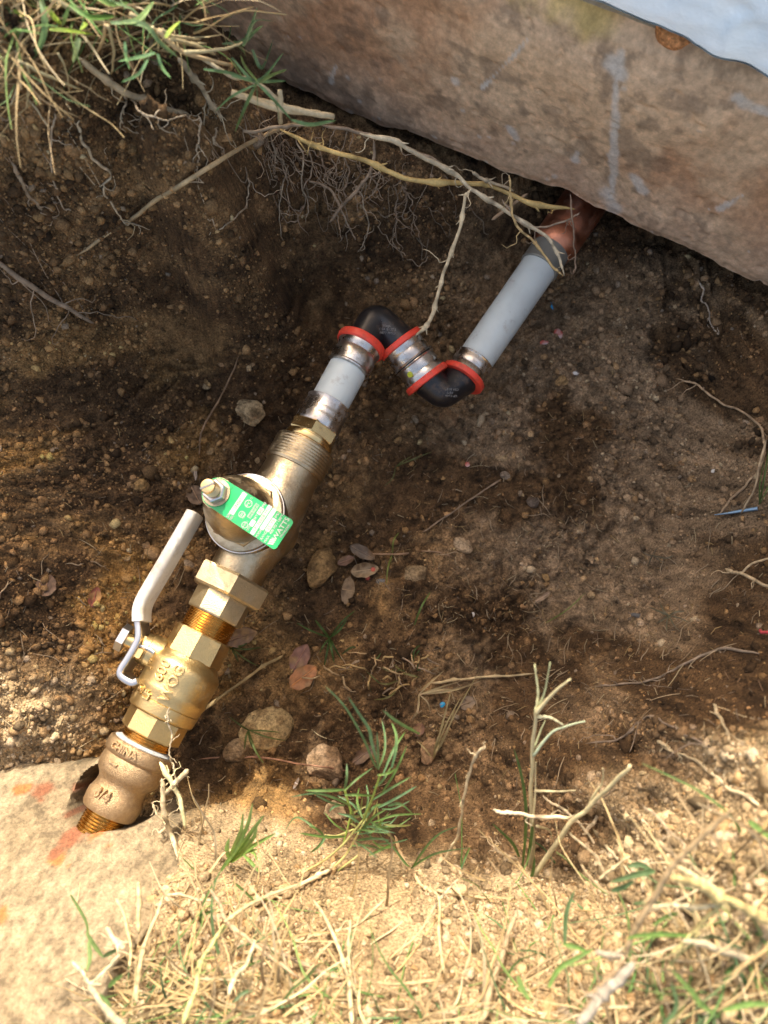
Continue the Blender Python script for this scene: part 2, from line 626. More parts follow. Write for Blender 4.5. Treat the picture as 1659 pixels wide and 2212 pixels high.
def strip(p, w, fold=0.25, side=None, thick=0.00025):
    """a grass blade: a folded ribbon with a little thickness"""
    p = np.asarray(p, float)
    t, U, R = frames_along(p)
    if side is not None:
        R = np.asarray(side) - t * (t @ np.asarray(side))[:, None]
        R /= np.maximum(np.linalg.norm(R, axis=1), 1e-6)[:, None]
        U = np.cross(R, t)
    w = np.asarray(w, float)[:, None]
    L = p - R * w + U * w * fold
    C = p
    Q = p + R * w + U * w * fold
    B = p - U * thick
    if thick == 0:
        return np.stack([L, C, Q], 1).reshape(-1, 3), grid_faces(len(p), 3).tolist()
    V = np.stack([L, C, Q, B], 1).reshape(-1, 3)
    return V, grid_faces(len(p), 4, True).tolist()


def sweep(p, section, up=(0, 0, 1)):
    """constant section (k,2): x across, y up"""
    p = np.asarray(p, float)
    t = np.gradient(p, axis=0)
    t /= np.linalg.norm(t, axis=1)[:, None]
    V = []
    for i, k in enumerate(t):
        u = np.asarray(up, float) - k * (np.asarray(up) @ k)
        u /= np.linalg.norm(u)
        r = np.cross(k, u)
        s = section[i] if isinstance(section, list) else section
        V.append(p[i] + s[:, :1] * r + s[:, 1:] * u)
    m = len(V[0])
    F = grid_faces(len(p), m, True).tolist()
    F.append(list(range(m))[::-1])
    F.append([(len(p) - 1) * m + i for i in range(m)])
    return np.concatenate(V), F


def rrect(w, h, r, k=4):
    pts = []
    for cx, cy, a0 in ((w / 2 - r, h / 2 - r, 0), (-w / 2 + r, h / 2 - r, 90), (-w / 2 + r, -h / 2 + r, 180), (w / 2 - r, -h / 2 + r, 270)):
        for i in range(k + 1):
            a = math.radians(a0 + 90 * i / k)
            pts.append((cx + r * math.cos(a), cy + r * math.sin(a)))
    return np.array(pts)


_ico = {}


def ico(sub):
    if sub not in _ico:
        bm = bmesh.new()
        bmesh.ops.create_icosphere(bm, subdivisions=sub, radius=1)
        _ico[sub] = (np.array([v.co[:] for v in bm.verts]), [[v.index for v in f.verts] for f in bm.faces])
        bm.free()
    return _ico[sub]


def text_geo(s, size, extrude=0.0002, bevel=0.0):
    """vertices (x along the line, y up, z out) and faces of a word; origin at its left baseline"""
    c = bpy.data.curves.new('txt', 'FONT')
    c.body = s
    c.size = size
    c.extrude = extrude
    c.bevel_depth = bevel
    c.resolution_u = 3
    o = bpy.data.objects.new('txt', c)
    COL.objects.link(o)
    dg = bpy.context.evaluated_depsgraph_get()
    me = bpy.data.meshes.new_from_object(o.evaluated_get(dg))
    v = np.array([p.co[:] for p in me.vertices])
    f = [list(p.vertices) for p in me.polygons]
    bpy.data.objects.remove(o)
    bpy.data.curves.remove(c)
    bpy.data.meshes.remove(me)
    return v, f


# ------------------------------------------------------------------ ground
def soil_tint(x, y, z):
    """soil colour: damp and dark low in the pit, dry sand on the banks, shade painted in below the near rim"""
    x = np.asarray(x, float); y = np.asarray(y, float); z = np.asarray(z, float)
    y0 = y
    y = y + 1.3 * sm(0.08, 0.2, y) * np.maximum(z, 0)
    big = fbm(x, y, 0.16, 3, 20)
    mid = fbm(x, y, 0.05, 4, 24)
    fine = fbm(x, y, 0.012, 3, 28)
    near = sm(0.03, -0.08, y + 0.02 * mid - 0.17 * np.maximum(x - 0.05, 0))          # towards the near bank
    shade_z = np.interp(x, [-.3, -.13, -.04, 0, .05, .10, .13, .16, .19, .3], [.085, .070, .073, .086, .102, .135, .168, .212, .245, .26])  # shadow edge height across the near rim; soil below is painted darker
    dry = np.clip(sm(0.05, -0.02, y) * sm(-0.028, 0.004, z - shade_z + 0.008 * mid + 0.004 * fine), 0, 1)  # damp to dry change, sharpened on the shadow edge to paint it in
    yn, y = y, y0
    dark = np.array([0.085, 0.050, 0.023])
    brown = np.array([0.190, 0.117, 0.054])
    grey = np.array([0.250, 0.180, 0.112])
    gold = np.array([0.290, 0.165, 0.052])
    sand = np.array([0.37, 0.272, 0.152])
    sand2 = np.array([0.29, 0.208, 0.110])
    w = sm(-0.3, 0.6, mid + 0.4 * fine)[..., None]
    c = dark * (1 - w) + brown * w
    right = sm(-0.02, 0.14, x + 0.05 * big) * sm(0.45, 0.2, y)
    g = (right * sm(-0.5, 0.5, big * 0.5 + mid + 0.3 * fine))[..., None] * 0.8
    c = c * (1 - g) + grey * g
    left = sm(-0.02, -0.16, x - 0.04 * big) * sm(0.30, 0.12, y) + 0.6 * sm(0.10, 0.0, np.hypot(x + 0.03, y - 0.08))
    l = (np.clip(left, 0, 1) * sm(-0.4, 0.6, big * 0.6 + mid))[..., None]
    c = c * (1 - l) + gold * l
    s2 = sm(-0.4, 0.6, mid + 0.5 * fine)[..., None]
    s = sand * s2 + sand2 * (1 - s2)
    speck = fbm(x, yn, 0.0055, 2, 140, 0.8) + 0.6 * fbm(x, yn, 0.015, 2, 144)
    c = c * np.clip(1 + 0.40 * speck, 0.4, 1.8)[..., None]
    s = s * np.clip(1 + 0.22 * speck, 0.5, 1.5)[..., None]
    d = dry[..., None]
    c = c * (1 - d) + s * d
    return c


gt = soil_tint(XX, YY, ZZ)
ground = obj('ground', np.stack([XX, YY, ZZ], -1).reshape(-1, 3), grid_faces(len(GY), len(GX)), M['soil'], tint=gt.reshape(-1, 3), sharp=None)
tag(ground, kind='structure')

# ------------------------------------------------------------------ concrete footing
al = np.arange(-0.75, 0.85, 0.0017)
PROF = np.concatenate([np.linspace(ZB, ZT, 96)])


AA, PZ = np.meshgrid(al, PROF)
edge = 0.006 * fbm(AA, AA * 0, 0.06, 4, 50)                    # wavy lower edge
tt = (PZ - ZB) / (ZT - ZB)
Zs = PZ + edge * (1 - tt) ** 2
off = 0.004 * fbm(AA, PZ, 0.10, 3, 54) + 0.0007 * fbm(AA, PZ, 0.02, 4, 58) + 0.002 * sm(0.06, 0.0, tt) + 0.006 * sm(0.93, 1.0, tt)
off = off + 0.0016 * sm(0.70, 0.9, vnoise(AA, PZ, 0.008, 180)) + 0.0006 * sm(0.4, 0.8, vnoise(AA, PZ, 0.0045, 182))
NN = S0 + off
XS = AA * SD[0] + NN * SN[0]
YS = AA * SD[1] + NN * SN[1]
mid = fbm(AA, PZ, 0.07, 4, 62)
fin = fbm(AA, PZ, 0.015, 4, 66)
br1 = np.array([0.50, 0.29, 0.16]); br2 = np.array([0.64, 0.445, 0.275]); gy = np.array([0.58, 0.43, 0.30])
w = sm(-0.5, 0.5, mid + 0.3 * fin)[..., None]
ct = br1 * (1 - w) + br2 * w
lo = (np.clip(sm(0.42, 0.0, tt + 0.15 * mid) + 0.7 * sm(0.78, 1.0, tt + 0.1 * mid), 0, 1) * 0.75)[..., None]
ct = ct * (1 - lo) + gy * lo
dk = (sm(0.30, 0.85, fbm(AA, PZ, 0.022, 5, 70, 0.65)) * 0.5)[..., None]
ct = ct * (1 - dk) + np.array([0.16, 0.115, 0.08]) * dk
yel = (sm(0.88, 1.0, tt + 0.05 * fin) * sm(-0.2, 0.3, fbm(AA, PZ, 0.06, 2, 74)))[..., None]
ct = ct * (1 - yel) + np.array([0.52, 0.38, 0.16]) * yel
WH = [((1345, 110), (1335, 180), (1330, 260), (1322, 350), (1318, 430)), ((1590, 215), (1625, 240), (1680, 262)),
      ((1140, 85), (1100, 130), (1040, 195)), ((1098, 285), (1112, 305)), ((1368, 395), (1385, 415)), ((1240, 345), (1236, 360)),
      ((720, 145), (708, 180)), ((1310, 430), (1325, 465)), ((1555, 455), (1600, 430)), ((1330, 130), (1345, 160))]
wht = np.zeros_like(AA)
for k, line in enumerate(WH):
    q = np.array([slab_pt(*a) for a in line])
    q = catmull(q, 6) if len(q) > 2 else q
    dm = np.full(AA.shape, 9.0)
    for a, b in zip(q[:-1], q[1:]):
        ab = b - a
        s = np.clip(((AA - a[0]) * ab[0] + (PZ - a[1]) * ab[1]) / max(ab @ ab, 1e-12), 0, 1)
        dm = np.minimum(dm, np.hypot(AA - a[0] - s * ab[0], PZ - a[1] - s * ab[1]))
    wid = (0.0026, 0.003, 0.0012, 0.0028, 0.004, 0.003, 0.0012, 0.006, 0.002, 0.005)[k]
    wht = np.maximum(wht, sm(1.5, 0.4, dm / wid + 0.7 * fin))
for _ in range(60):
    a, z0, r0 = random.uniform(-0.3, 0.5), ZB + random.random() ** 1.6 * 0.15, random.uniform(0.0008, 0.003)
    wht = np.maximum(wht, 0.8 * sm(1.3, 0.5, np.hypot(AA - a, PZ - z0) / r0 + 0.5 * fin))
ct = ct * np.clip(1 + 0.16 * fbm(AA, PZ, 0.005, 2, 184, 0.8), 0.5, 1.5)[..., None]
wh = (wht * 0.8)[..., None]
ct = ct * (1 - wh) + np.array([0.62, 0.58, 0.52]) * wh
face_v = np.stack([XS, YS, Zs], -1).reshape(-1, 3)
nc = len(al); nr = len(PROF)
A = Acc()
A.add(face_v, grid_faces(nr, nc)[:, ::-1], ct.reshape(-1, 3))
top0 = face_v.reshape(nr, nc, 3)[-1]
bot0 = face_v.reshape(nr, nc, 3)[0]
rows = []
for k, dn in enumerate((0, 0.006, 0.02, 0.06, 0.2, 1.2)):
    r_ = top0 + np.array([SN[0], SN[1], 0]) * dn
    r_[:, 2] = ZT + (0.004 * (1 - math.exp(-dn / 0.006)) if dn else 0) + 0.0008 * fbm(r_[:, 0], r_[:, 1], 0.02, 3, 77) * (dn > 0)
    rows.append(r_)
A.add(np.concatenate(rows), grid_faces(len(rows), nc)[:, ::-1], np.tile([0.42, 0.34, 0.24], (len(rows) * nc, 1)))
rows = [bot0 + np.array([SN[0], SN[1], 0]) * dn + np.array([0, 0, -0.002 if dn else 0]) for dn in (0, 0.02, 0.2, 1.2)]
A.add(np.concatenate(rows), grid_faces(len(rows), nc), np.tile([0.25, 0.2, 0.15], (len(rows) * nc, 1)))
for e in (0, nc - 1):
    b0 = bot0[e]; t0 = top0[e]
    bk = np.array([SN[0], SN[1], 0]) * 1.2
    A.add([b0, t0, t0 + bk, b0 + bk], [[0, 1, 2, 3]], (0.35, 0.28, 0.2))
bk0 = np.array([SN[0], SN[1], 0]) * 1.2
A.add([bot0[0] + bk0, bot0[-1] + bk0, top0[-1] + bk0, top0[0] + bk0], [[0, 1, 2, 3]], (0.35, 0.28, 0.2))
foot = A.build('concrete_footing', M['concrete'], sharp=None)
tag(foot, 'long brown stained concrete footing with a ragged lower edge above the pit', 'foundation')

# sun blockers added on the footing out of view to shade the pit
WN0, WH_TOP = S0 + 0.16, 0.711
wl0 = np.array([-0.01, 0.0])


def box_v(c0, ax, ay, lx, ly, z0, z1):
    q = [c0, c0 + ax * lx, c0 + ax * lx + ay * ly, c0 + ay * ly]
    v = [(*p, z0) for p in q] + [(*p, z1) for p in q]
    return v, [[3, 2, 1, 0], [4, 5, 6, 7], [0, 1, 5, 4], [1, 2, 6, 5], [2, 3, 7, 6], [3, 0, 4, 7]]


BLOCKER_A0 = -0.392
c0 = SD * BLOCKER_A0 + SN * WN0
blockerE = empty('sun_blocker', (*(c0 + SD * 0.5), ZT + 0.004), 'sun blocker added out of view on the concrete footing to shade the pit', 'wall')
v, f = box_v(c0, SD, SN, 1.25, 0.12, ZT + 0.003, WH_TOP - 0.03)
obj('blocker_body', v, f, M['wall'], blockerE, smooth=False)
v, f = box_v(c0 - SD * 0.01 - SN * 0.01, SD, SN, 1.27, 0.14, WH_TOP - 0.03, WH_TOP)
obj('blocker_cap', v, f, M['wall'], blockerE, smooth=False)

c1 = SD * -0.95 + SN * WN0  # second added blocker; the gap lets sun reach the far grass
blockerL = empty('sun_blocker', (*(c1 + SD * 0.2), ZT + 0.004), 'short added sun blocker out of view, left of the gap that lets sun through', 'wall')
v, f = box_v(c1, SD, SN, 0.385, 0.12, 0.18, WH_TOP - 0.03)
obj('blocker_body', v, f, M['wall'], blockerL, smooth=False)
v, f = box_v(c1 - SD * 0.01 - SN * 0.01, SD, SN, 0.405, 0.14, WH_TOP - 0.03, WH_TOP)
obj('blocker_cap', v, f, M['wall'], blockerL, smooth=False)

# ------------------------------------------------------------------ concrete block with the round hole
POLY = np.array([P(*q)[:2] for q in [(-160, 1655, .08), (0, 1655, .08), (120, 1650, .078), (205, 1640, .074), (280, 1642, .072), (330, 1672, .074),
        (358, 1740, .085), (382, 1800, .105), (398, 1860, .12), (380, 1950, .14), (320, 2030, .16), (240, 2100, .175), (210, 2230, .19), (200, 2500, .2), (-160, 2500, .2)]])
BC = [(-150, 1660, .085), (0, 1660, .082), (120, 1655, .079), (205, 1648, .074), (300, 1655, .072), (345, 1690, .085), (400, 1760, .10), (150, 1720, .088), (180, 1690, .080),
      (240, 1800, .115), (150, 1790, .108), (320, 1800, .107), (0, 1780, .110), (-150, 1780, .110), (0, 1950, .15), (200, 1950, .152), (380, 1920, .142),
      (0, 2150, .185), (150, 2150, .187), (300, 2000, .16), (0, 2350, .20), (200, 2350, .2), (-150, 2150, .185)]
BFIT = tps_fit([P(u, v, z)[:2] for u, v, z in BC], np.array([z for _, _, z in BC]), 1e-4)


def poly_sd(x, y, poly):
    """signed distance, positive inside"""
    d = np.full(x.shape, 9.0)
    ins = np.zeros(x.shape, bool)
    for a, b in zip(poly, np.roll(poly, -1, 0)):
        ab = b - a
        s = np.clip(((x - a[0]) * ab[0] + (y - a[1]) * ab[1]) / (ab @ ab), 0, 1)
        d = np.minimum(d, np.hypot(x - a[0] - s * ab[0], y - a[1] - s * ab[1]))
        c = ((a[1] > y) != (b[1] > y))
        with np.errstate(divide='ignore', invalid='ignore'):
            ins ^= c & (x < (b[0] - a[0]) * (y - a[1]) / (b[1] - a[1] + 1e-15) + a[0])
    return np.where(ins, d, -d)


bx = np.arange(-0.30, -0.085, 0.0011)
by = np.arange(-0.235, -0.035, 0.0011)
BX, BY = np.meshgrid(bx, by)
BZ = tps_eval(BFIT, BX, BY) + 0.0022 * fbm(BX, BY, 0.03, 3, 80) + 0.0010 * fbm(BX, BY, 0.007, 4, 84, 0.65)
HC = (P(155, 1722, .09) + P(352, 1712, .088)) / 2
HF = P(245, 1798, .115)
hx, hy = HC[0], (HC[1] + HF[1]) / 2 + 0.010
ha = abs(P(352, 1712, .088)[0] - P(155, 1722, .09)[0]) / 2
hb = hy - HF[1]
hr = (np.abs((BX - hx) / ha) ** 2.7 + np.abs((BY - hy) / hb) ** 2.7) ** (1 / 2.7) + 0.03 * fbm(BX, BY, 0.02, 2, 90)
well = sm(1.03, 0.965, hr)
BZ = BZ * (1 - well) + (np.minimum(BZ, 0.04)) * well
sd = poly_sd(BX, BY, POLY) + 0.003 * fbm(BX, BY, 0.02, 3, 88)
BZ = BZ - 0.10 * sm(0.002, -0.010, sd) - 0.004 * sm(0.012, 0.0, sd)
BZ = BZ - 0.0018 * sm(0.5, 0.8, vnoise(BX, BY, 0.007, 170)) - 0.004 * sm(0.035, 0.0, np.abs(fbm(BX, BY, 0.10, 4, 172))) * sm(-0.05, -0.12, BY)
bm1 = fbm(BX, BY, 0.04, 4, 92); bm2 = fbm(BX, BY, 0.008, 4, 96)
w = sm(-0.5, 0.5, bm1 + 0.4 * bm2)[..., None]
bc = (np.array([0.235, 0.186, 0.116]) * w + np.array([0.198, 0.154, 0.093]) * (1 - w)) * np.clip(1 + 0.30 * fbm(BX, BY, 0.0035, 2, 160, 0.8) + 0.15 * fbm(BX, BY, 0.012, 2, 163), 0.5, 1.5)[..., None]
rust = np.zeros_like(BX)
for (u, v, r0) in [(30, 1705, .006), (90, 1708, .008), (170, 1705, .006), (195, 1730, .004), (150, 1760, .0035), (165, 1800, .005), (215, 1800, .006), (150, 1815, .006),
                   (125, 1860, .006), (150, 1870, .005), (120, 1845, .004), (10, 1975, .007), (60, 1700, .005), (200, 1700, .004), (235, 1825, .005), (85, 1730, .003)]:
    z0 = float(tps_eval(BFIT, *P(u, v, .13)[:2]))
    z0 = float(tps_eval(BFIT, *P(u, v, z0)[:2]))
    q = P(u, v, z0)
    rust = np.maximum(rust, sm(1.25, 0.35, np.hypot(BX - q[0], (BY - q[1]) * 1.8) / r0 + 0.8 * bm2 + 0.3 * bm1))
rr = (rust * 0.8)[..., None]
rc = np.where(sm(-0.2, 0.3, bm1)[..., None] > 0.5, np.array([0.33, 0.115, 0.03]), np.array([0.20, 0.07, 0.035]))
bc = bc * (1 - rr) + rc * rr
gs = (sm(0.35, 0.9, fbm(BX, BY, 0.05, 3, 99)) * sm(-0.10, -0.16, BY) * 0.3)[..., None]
bc = bc * (1 - gs) + np.array([0.25, 0.25, 0.24]) * gs
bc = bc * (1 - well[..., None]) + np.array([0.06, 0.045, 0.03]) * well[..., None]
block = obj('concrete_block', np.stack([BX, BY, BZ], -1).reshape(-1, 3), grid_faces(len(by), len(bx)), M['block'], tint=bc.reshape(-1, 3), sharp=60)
tag(block, 'pale concrete block with rust spots and a round hole the pipe comes out of', 'concrete block')

# ------------------------------------------------------------------ the plumbing line
PA = P(222, 1775, .100)
PB = P(785, 735, .075)
AD = (PB - PA) / np.linalg.norm(PB - PA)
AD, AU, AR = frame_for(AD)


def sat(v):
    lo, hi = -0.1, 0.6
    for _ in range(40):
        m = (lo + hi) / 2
        if proj(PA + AD * m)[1] > v:
            lo = m
        else:
            hi = m
    return lo


def rpx(hw, s):
    return hw * proj(PA + AD * s)[2] / FPX


def prof(rows):
    """(v on the axis, half width in picture units)"""
    out = []
    for v, hw in rows:
        s = sat(v)
        out.append((s, rpx(hw, s)))
    return out


def threads(v0, v1, hw, n, depth=0.0009):
    s0, s1 = sat(v0), sat(v1)
    r = rpx(hw, (s0 + s1) / 2)
    out = []
    for i in range(n):
        for t, k in ((0.0, 1), (0.32, 0), (0.55, 0), (0.85, 1)):
            out.append((s0 + (s1 - s0) * (i + t) / n, r - depth * k))
    return out


line = empty('plumbing_line', PA, 'brass and white plastic water line with valves crossing the pit under the concrete', 'water pipe')


def lath(name, rows, mat, parent, n=64, rot=0.0, label=None, raw=False, sharp=30):
    p_ = rows if raw else prof(rows)
    v_, f_ = lathe(PA, AD, p_, n, rot=rot)
    o_ = obj(name, v_, f_, M[mat], parent, sharp=sharp)
    if label: o_['label'] = label
    return o_


def axis_text(acc, s, size, sc, off, r, phi0, along=True, extrude=0.0011, bevel=0.0003):
    """raised letters laid on a round body. along: the line runs up the pipe, else round it"""
    v_, f_ = text_geo(s, size, extrude, bevel)
    x = v_[:, 0] - v_[:, 0].mean()
    y = v_[:, 1] - (v_[:, 1].min() + v_[:, 1].max()) / 2
    if along:
        S = sc + x + off[0]
        ph = phi0 - (y + off[1]) / r
    else:
        S = sc + y + off[1]
        ph = phi0 + (x + off[0]) / r
    rr_ = (r(S) if callable(r) else r) + v_[:, 2]
    V = PA + S[:, None] * AD + rr_[:, None] * (np.cos(ph)[:, None] * AU + np.sin(ph)[:, None] * AR)
    acc.add(V, f_)


# bottom nipple and bronze coupling
lath('threaded_nipple', threads(1830, 1738, 46, 14), 'thread', line, raw=True, label='lowest brass nipple going into the hole of the block')
coup = lath('reducing_coupling', [(1755, 50), (1754, 58), (1748, 61), (1733, 62.5), (1721, 62), (1715, 59), (1705, 56), (1695, 55.5), (1689, 58), (1681, 65), (1674, 69.5), (1662, 71.5),
      (1649, 70.5), (1643, 69), (1641, 70), (1639, 73), (1636, 74.5), (1622, 75), (1615, 74), (1613, 71.5), (1612, 56)], 'bronze', line, label='brown cast bronze reducing coupling')
t_ = Acc()
sC = sat(1626)
axis_text(t_, 'CHINA', 0.0062, sC, (0, 0), rpx(75, sC), -0.30, along=False)
sC = sat(1657)
axis_text(t_, 'I', 0.008, sC, (0, 0), rpx(71.5, sC), -0.32, along=True)
sC = sat(1717)
axis_text(t_, '3/4', 0.0085, sC, (0, 0), rpx(61.5, sC), -0.30, along=False)
t_.build('raised_lettering', M['bronze'], coup)
lath('paste_ring', [(1618, 54), (1613.5, 64), (1610.5, 66), (1608, 60), (1606, 54)], 'dope', line, label='ring of pale grey thread paste')
lath('threaded_nipple', threads(1622, 1578, 55, 8), 'thread', line, raw=True, label='golden brass nipple between coupling and ball valve')

# ball valve
bv = lath('ball_valve', [(1547, 60), (1546, 71), (1543, 74), (1524, 76), (1521.5, 76), (1520.5, 74.8), (1519, 76), (1506, 77), (1500, 79.5), (1494, 79), (1488, 78), (1470, 79), (1452, 80.5),
      (1444, 79.5), (1438, 76), (1431, 70), (1425, 64.5), (1420, 62), (1417, 58)], 'brass', line, label='golden brass ball valve with an ivory lever')
lath('hexagon_end', [(1590, 54), (1589, 62), (1586, 67), (1548, 67), (1546.5, 60)], 'brass', bv, n=8, rot=0.2, sharp=15)
lath('hexagon_end', [(1422, 60), (1421, 66), (1374, 63.5), (1371, 61), (1370, 52)], 'brass', bv, n=8, rot=0.15, sharp=15)
t_ = Acc()
sB = sat(1468); rB = rpx(79, sB)
axis_text(t_, '1"', 0.0082, sB, (0.002, 0.0135), rB, -0.22, True)
axis_text(t_, '600', 0.0092, sB, (0.001, 0.0022), rB, -0.22, True)
axis_text(t_, 'WOG', 0.0092, sB, (0.000, -0.0075), rB, -0.22, True)
sB2 = sat(1512); rB2 = rpx(77, sB2)
axis_text(t_, 'LF', 0.0062, sB2, (-0.001, 0.0045), rB2, -0.18, True)
axis_text(t_, 'P', 0.0052, sB2, (0.0002, 0.0120), rB2, -0.18, True)
# round mark about the P
ang = np.linspace(0, 2 * math.pi, 25)[:-1]
for (r1, r2) in ((0.0026, 0.0033),):
    V = []
    for a in ang:
        for r_, hz in ((r1, 0), (r1, 0.0006), (r2, 0.0006), (r2, 0)):
            S = sB2 + 0.0002 + r_ * math.cos(a); ph = -0.18 - (0.0120 + r_ * math.sin(a)) / rB2
            V.append(PA + S * AD + (rB2 + hz) * (math.cos(ph) * AU + math.sin(ph) * AR))
    F = []
    for i in range(24):
        for k in range(3):
            a0, b0 = i * 4 + k, ((i + 1) % 24) * 4 + k
            F.append([a0, b0, b0 + 1, a0 + 1])
    t_.add(V, F)
t_.build('raised_lettering', M['brass'], bv)
# stem, packing nut, lever
sS = sat(1444)
stem_o = PA + AD * sS
SDIR = -AR * 0.985 + AU * 0.17
SDIR /= np.linalg.norm(SDIR)
v_, f_ = lathe(stem_o, SDIR, [(0.018, .0115), (0.0265, .0112), (0.027, .0105), (0.031, .0103), (0.0312, 0.006)], 40, up=AD)
obj('stem_housing', v_, f_, M['brass'], bv)
v_, f_ = lathe(stem_o, SDIR, [(0.0312, .0098), (0.036, .0098), (0.0364, .009)], 6, up=AD, rot=0.3)
obj('packing_nut', v_, f_, M['brass_smooth'], bv, sharp=15)
v_, f_ = lathe(stem_o, SDIR, [(0.036, .005), (0.047, .005), (0.048, .004)], 24, up=AD)
obj('valve_stem', v_, f_, M['brass_smooth'], bv)
v_, f_ = lathe(stem_o, SDIR, [(0.0425, .0085), (0.0428, .0092), (0.0475, .0092), (0.048, .008)], 6, up=AD, rot=0.1)
obj('lever_nut', v_, f_, M['zinc'], bv, sharp=15)
# small square stop on the housing
q0 = stem_o + SDIR * 0.0285 + AU * 0.0095 - AD * 0.004
A = Acc()
sec = rrect(0.0050, 0.0060, 0.001)
v_, f_ = sweep([q0 - AU * 0.004, q0, q0 + AU * 0.0035], sec, up=AD)
A.add(v_, f_)
A.build('stop_lug', M['brass'], bv)
ZL = 0.112
lev = catmull([P(u, v, ZL) for u, v in ((296, 1471), (283, 1475), (262, 1462), (259, 1448), (274, 1424), (288, 1400), (297, 1380), (298, 1360), (296, 1338), (299, 1312))], 5)
v_, f_ = sweep(lev, rrect(0.0044, 0.021, 0.0010, 2) + np.array([0, -0.0095]))
obj('lever', v_, f_, M['zinc'], bv, sharp=50)
tabp = catmull([P(u, v, ZL - 0.004) for u, v in ((292, 1398), (305, 1396), (325, 1404), (333, 1410))], 4)
v_, f_ = sweep(tabp, rrect(0.0026, 0.010, 0.0008, 2) + np.array([0, -0.004]))
obj('lever_tab', v_, f_, M['zinc'], bv, sharp=50)
gp = catmull([P(u, v, ZL + 0.002) for u, v in ((296, 1341), (296, 1322), (299, 1305), (309, 1283), (345, 1222), (380, 1162), (406, 1117), (413, 1105), (415, 1101))], 12)
ss = np.linspace(0, 1, len(gp))
secs = []
for s_ in ss:
    k = 1.0 if s_ < 0.86 else math.sqrt(max(0.02, 1 - ((s_ - 0.86) / 0.14) ** 2))
    secs.append(rrect(0.0078 * (0.45 + 0.55 * k), 0.0225 * (0.35 + 0.65 * k), 0.0034 * (0.4 + 0.6 * k) * 0.98, 5) + np.array([0, -0.010]))
v_, f_ = sweep(gp, secs)
obj('lever_grip', v_, f_, M['grip'], bv, sharp=60)['label'] = 'ivory vinyl grip of the lever'

lath('threaded_nipple', threads(1374, 1326, 56, 9), 'thread', line, raw=True, label='amber brass nipple between ball valve and union')

# pressure valve
sQ = sat(1140)
Q = PA + AD * sQ
prv = lath('pressure_valve', [(1300, 50), (1262, 60), (1215, 60.5), (1205, 61.5), (1190, 66), (1170, 70), (1120, 71), (1085, 69), (1060, 66), (1040, 63), (1020, 62), (1012, 62.5)], 'prv', line, label='dull bronze pressure valve with a round bonnet and green tag')
lath('union_tailpiece', [(1333, 54), (1332, 60), (1329, 62), (1290, 62.5), (1280, 60)], 'union', prv, n=8, rot=0.39, sharp=15)
lath('union_nut', [(1289, 62), (1288, 80), (1284, 86), (1250, 87), (1245, 84), (1243, 66), (1242, 60)], 'union', prv, n=6, rot=0.28, sharp=15, label='large hexagonal union nut')
lath('outlet_threads', [(1014, 60), (1013, 66)] + [], 'prv', prv, raw=False) if False else None
thr = prof([(1016, 60), (1015, 66)]) + threads(1012, 966, 67.5, 8, 0.00035) + prof([(965, 66), (964, 40)])
lath('outlet_threads', thr, 'prv', prv, raw=True)
b_top = P(469, 1065, Q[2] + .0755)
b_disc = P(528, 1108, Q[2] + .0255)
BD = (b_top - b_disc) / np.linalg.norm(b_top - b_disc)
Q = b_disc - BD * 0.026
DSC = 0.515 / FPX
# round chamber under the bonnet
v_, f_ = lathe(Q, BD, [(-0.034, .010), (-0.033, .018), (-0.028, .0235), (-0.018, .0258), (0.008, .0260), (0.016, .0262), (0.0185, .0268), (0.0225, .0268)], 64, up=AD)
obj('chamber', v_, f_, M['prv'], prv)
v_, f_ = lathe(Q, BD, [(0.0225, .0255), (0.0228, .0272), (0.0236, .0276), (0.0252, .0276), (0.0258, .0272), (0.026, .02)], 80, up=AD)
obj('bonnet_ring', v_, f_, M['zinc'], prv)['label'] = 'bright machined rim of the bonnet'
v_, f_ = lathe(Q, BD, [(0.0255, .0268), (0.0284, .0262), (0.0290, .0252), (0.0292, .018)], 80, up=AD)
obj('bonnet_flange', v_, f_, M['prv'], prv)
v_, f_ = lathe(Q, BD, [(0.0288, .0238), (0.0302, .0234), (0.0310, .0226), (0.0311, .015)], 6, up=AD, rot=0.5)
obj('bonnet_hexagon', v_, f_, M['prv'], prv, sharp=25)
dome = [(0.0305, .0212), (0.034, .0212), (0.042, .0207), (0.050, .0192), (0.057, .0167), (0.063, .0136), (0.067, .0112), (0.070, .0102), (0.0762, .0098)]
v_, f_ = lathe(Q, BD, dome, 64, up=AD)
obj('bonnet_dome', v_, f_, M['prv'], prv)
# tag, from the stud outwards
HT = 0.0768
stud = Q + BD * HT


def on_tag(u, v):
    r = ray(u, v)
    c = np.array([0, 0, ZC])
    t = ((stud - c) @ BD) / (r @ BD)
    return c + r * t


def ct_(x, y):                    # position read off the close look at the tag
    return 432 + x / 7.68, 1015 + y / 7.68


stud_px = stud
shift = stud_px - stud            # move the bonnet's top a touch so that stud and tag share one axis
e0 = on_tag(*ct_(1580, 862)); e1 = on_tag(*ct_(1240, 1332)); em = (e0 + e1) / 2
TX = em - stud_px                 # along the tag, from the stud to its square end
TLEN = np.linalg.norm(TX); TX /= TLEN
TYv = np.cross(BD, TX)
if (e0 - e1) @ TYv < 0: TYv = -TYv
TW = np.linalg.norm(e0 - e1) / 2
outl = []
for i in range(25):
    a = math.radians(90 + 180 * i / 24)
    outl.append((TW * 0.92 * math.cos(a), TW * 0.92 * math.sin(a)))
cr = 0.0022
for cx, cy, a0 in ((TLEN - cr, -TW + cr, 270), (TLEN - cr, TW - cr, 0)):
    for i in range(6):
        a = math.radians(a0 + 90 * i / 5)
        outl.append((cx + cr * math.cos(a), cy + cr * math.sin(a)))
outl = np.array(outl)


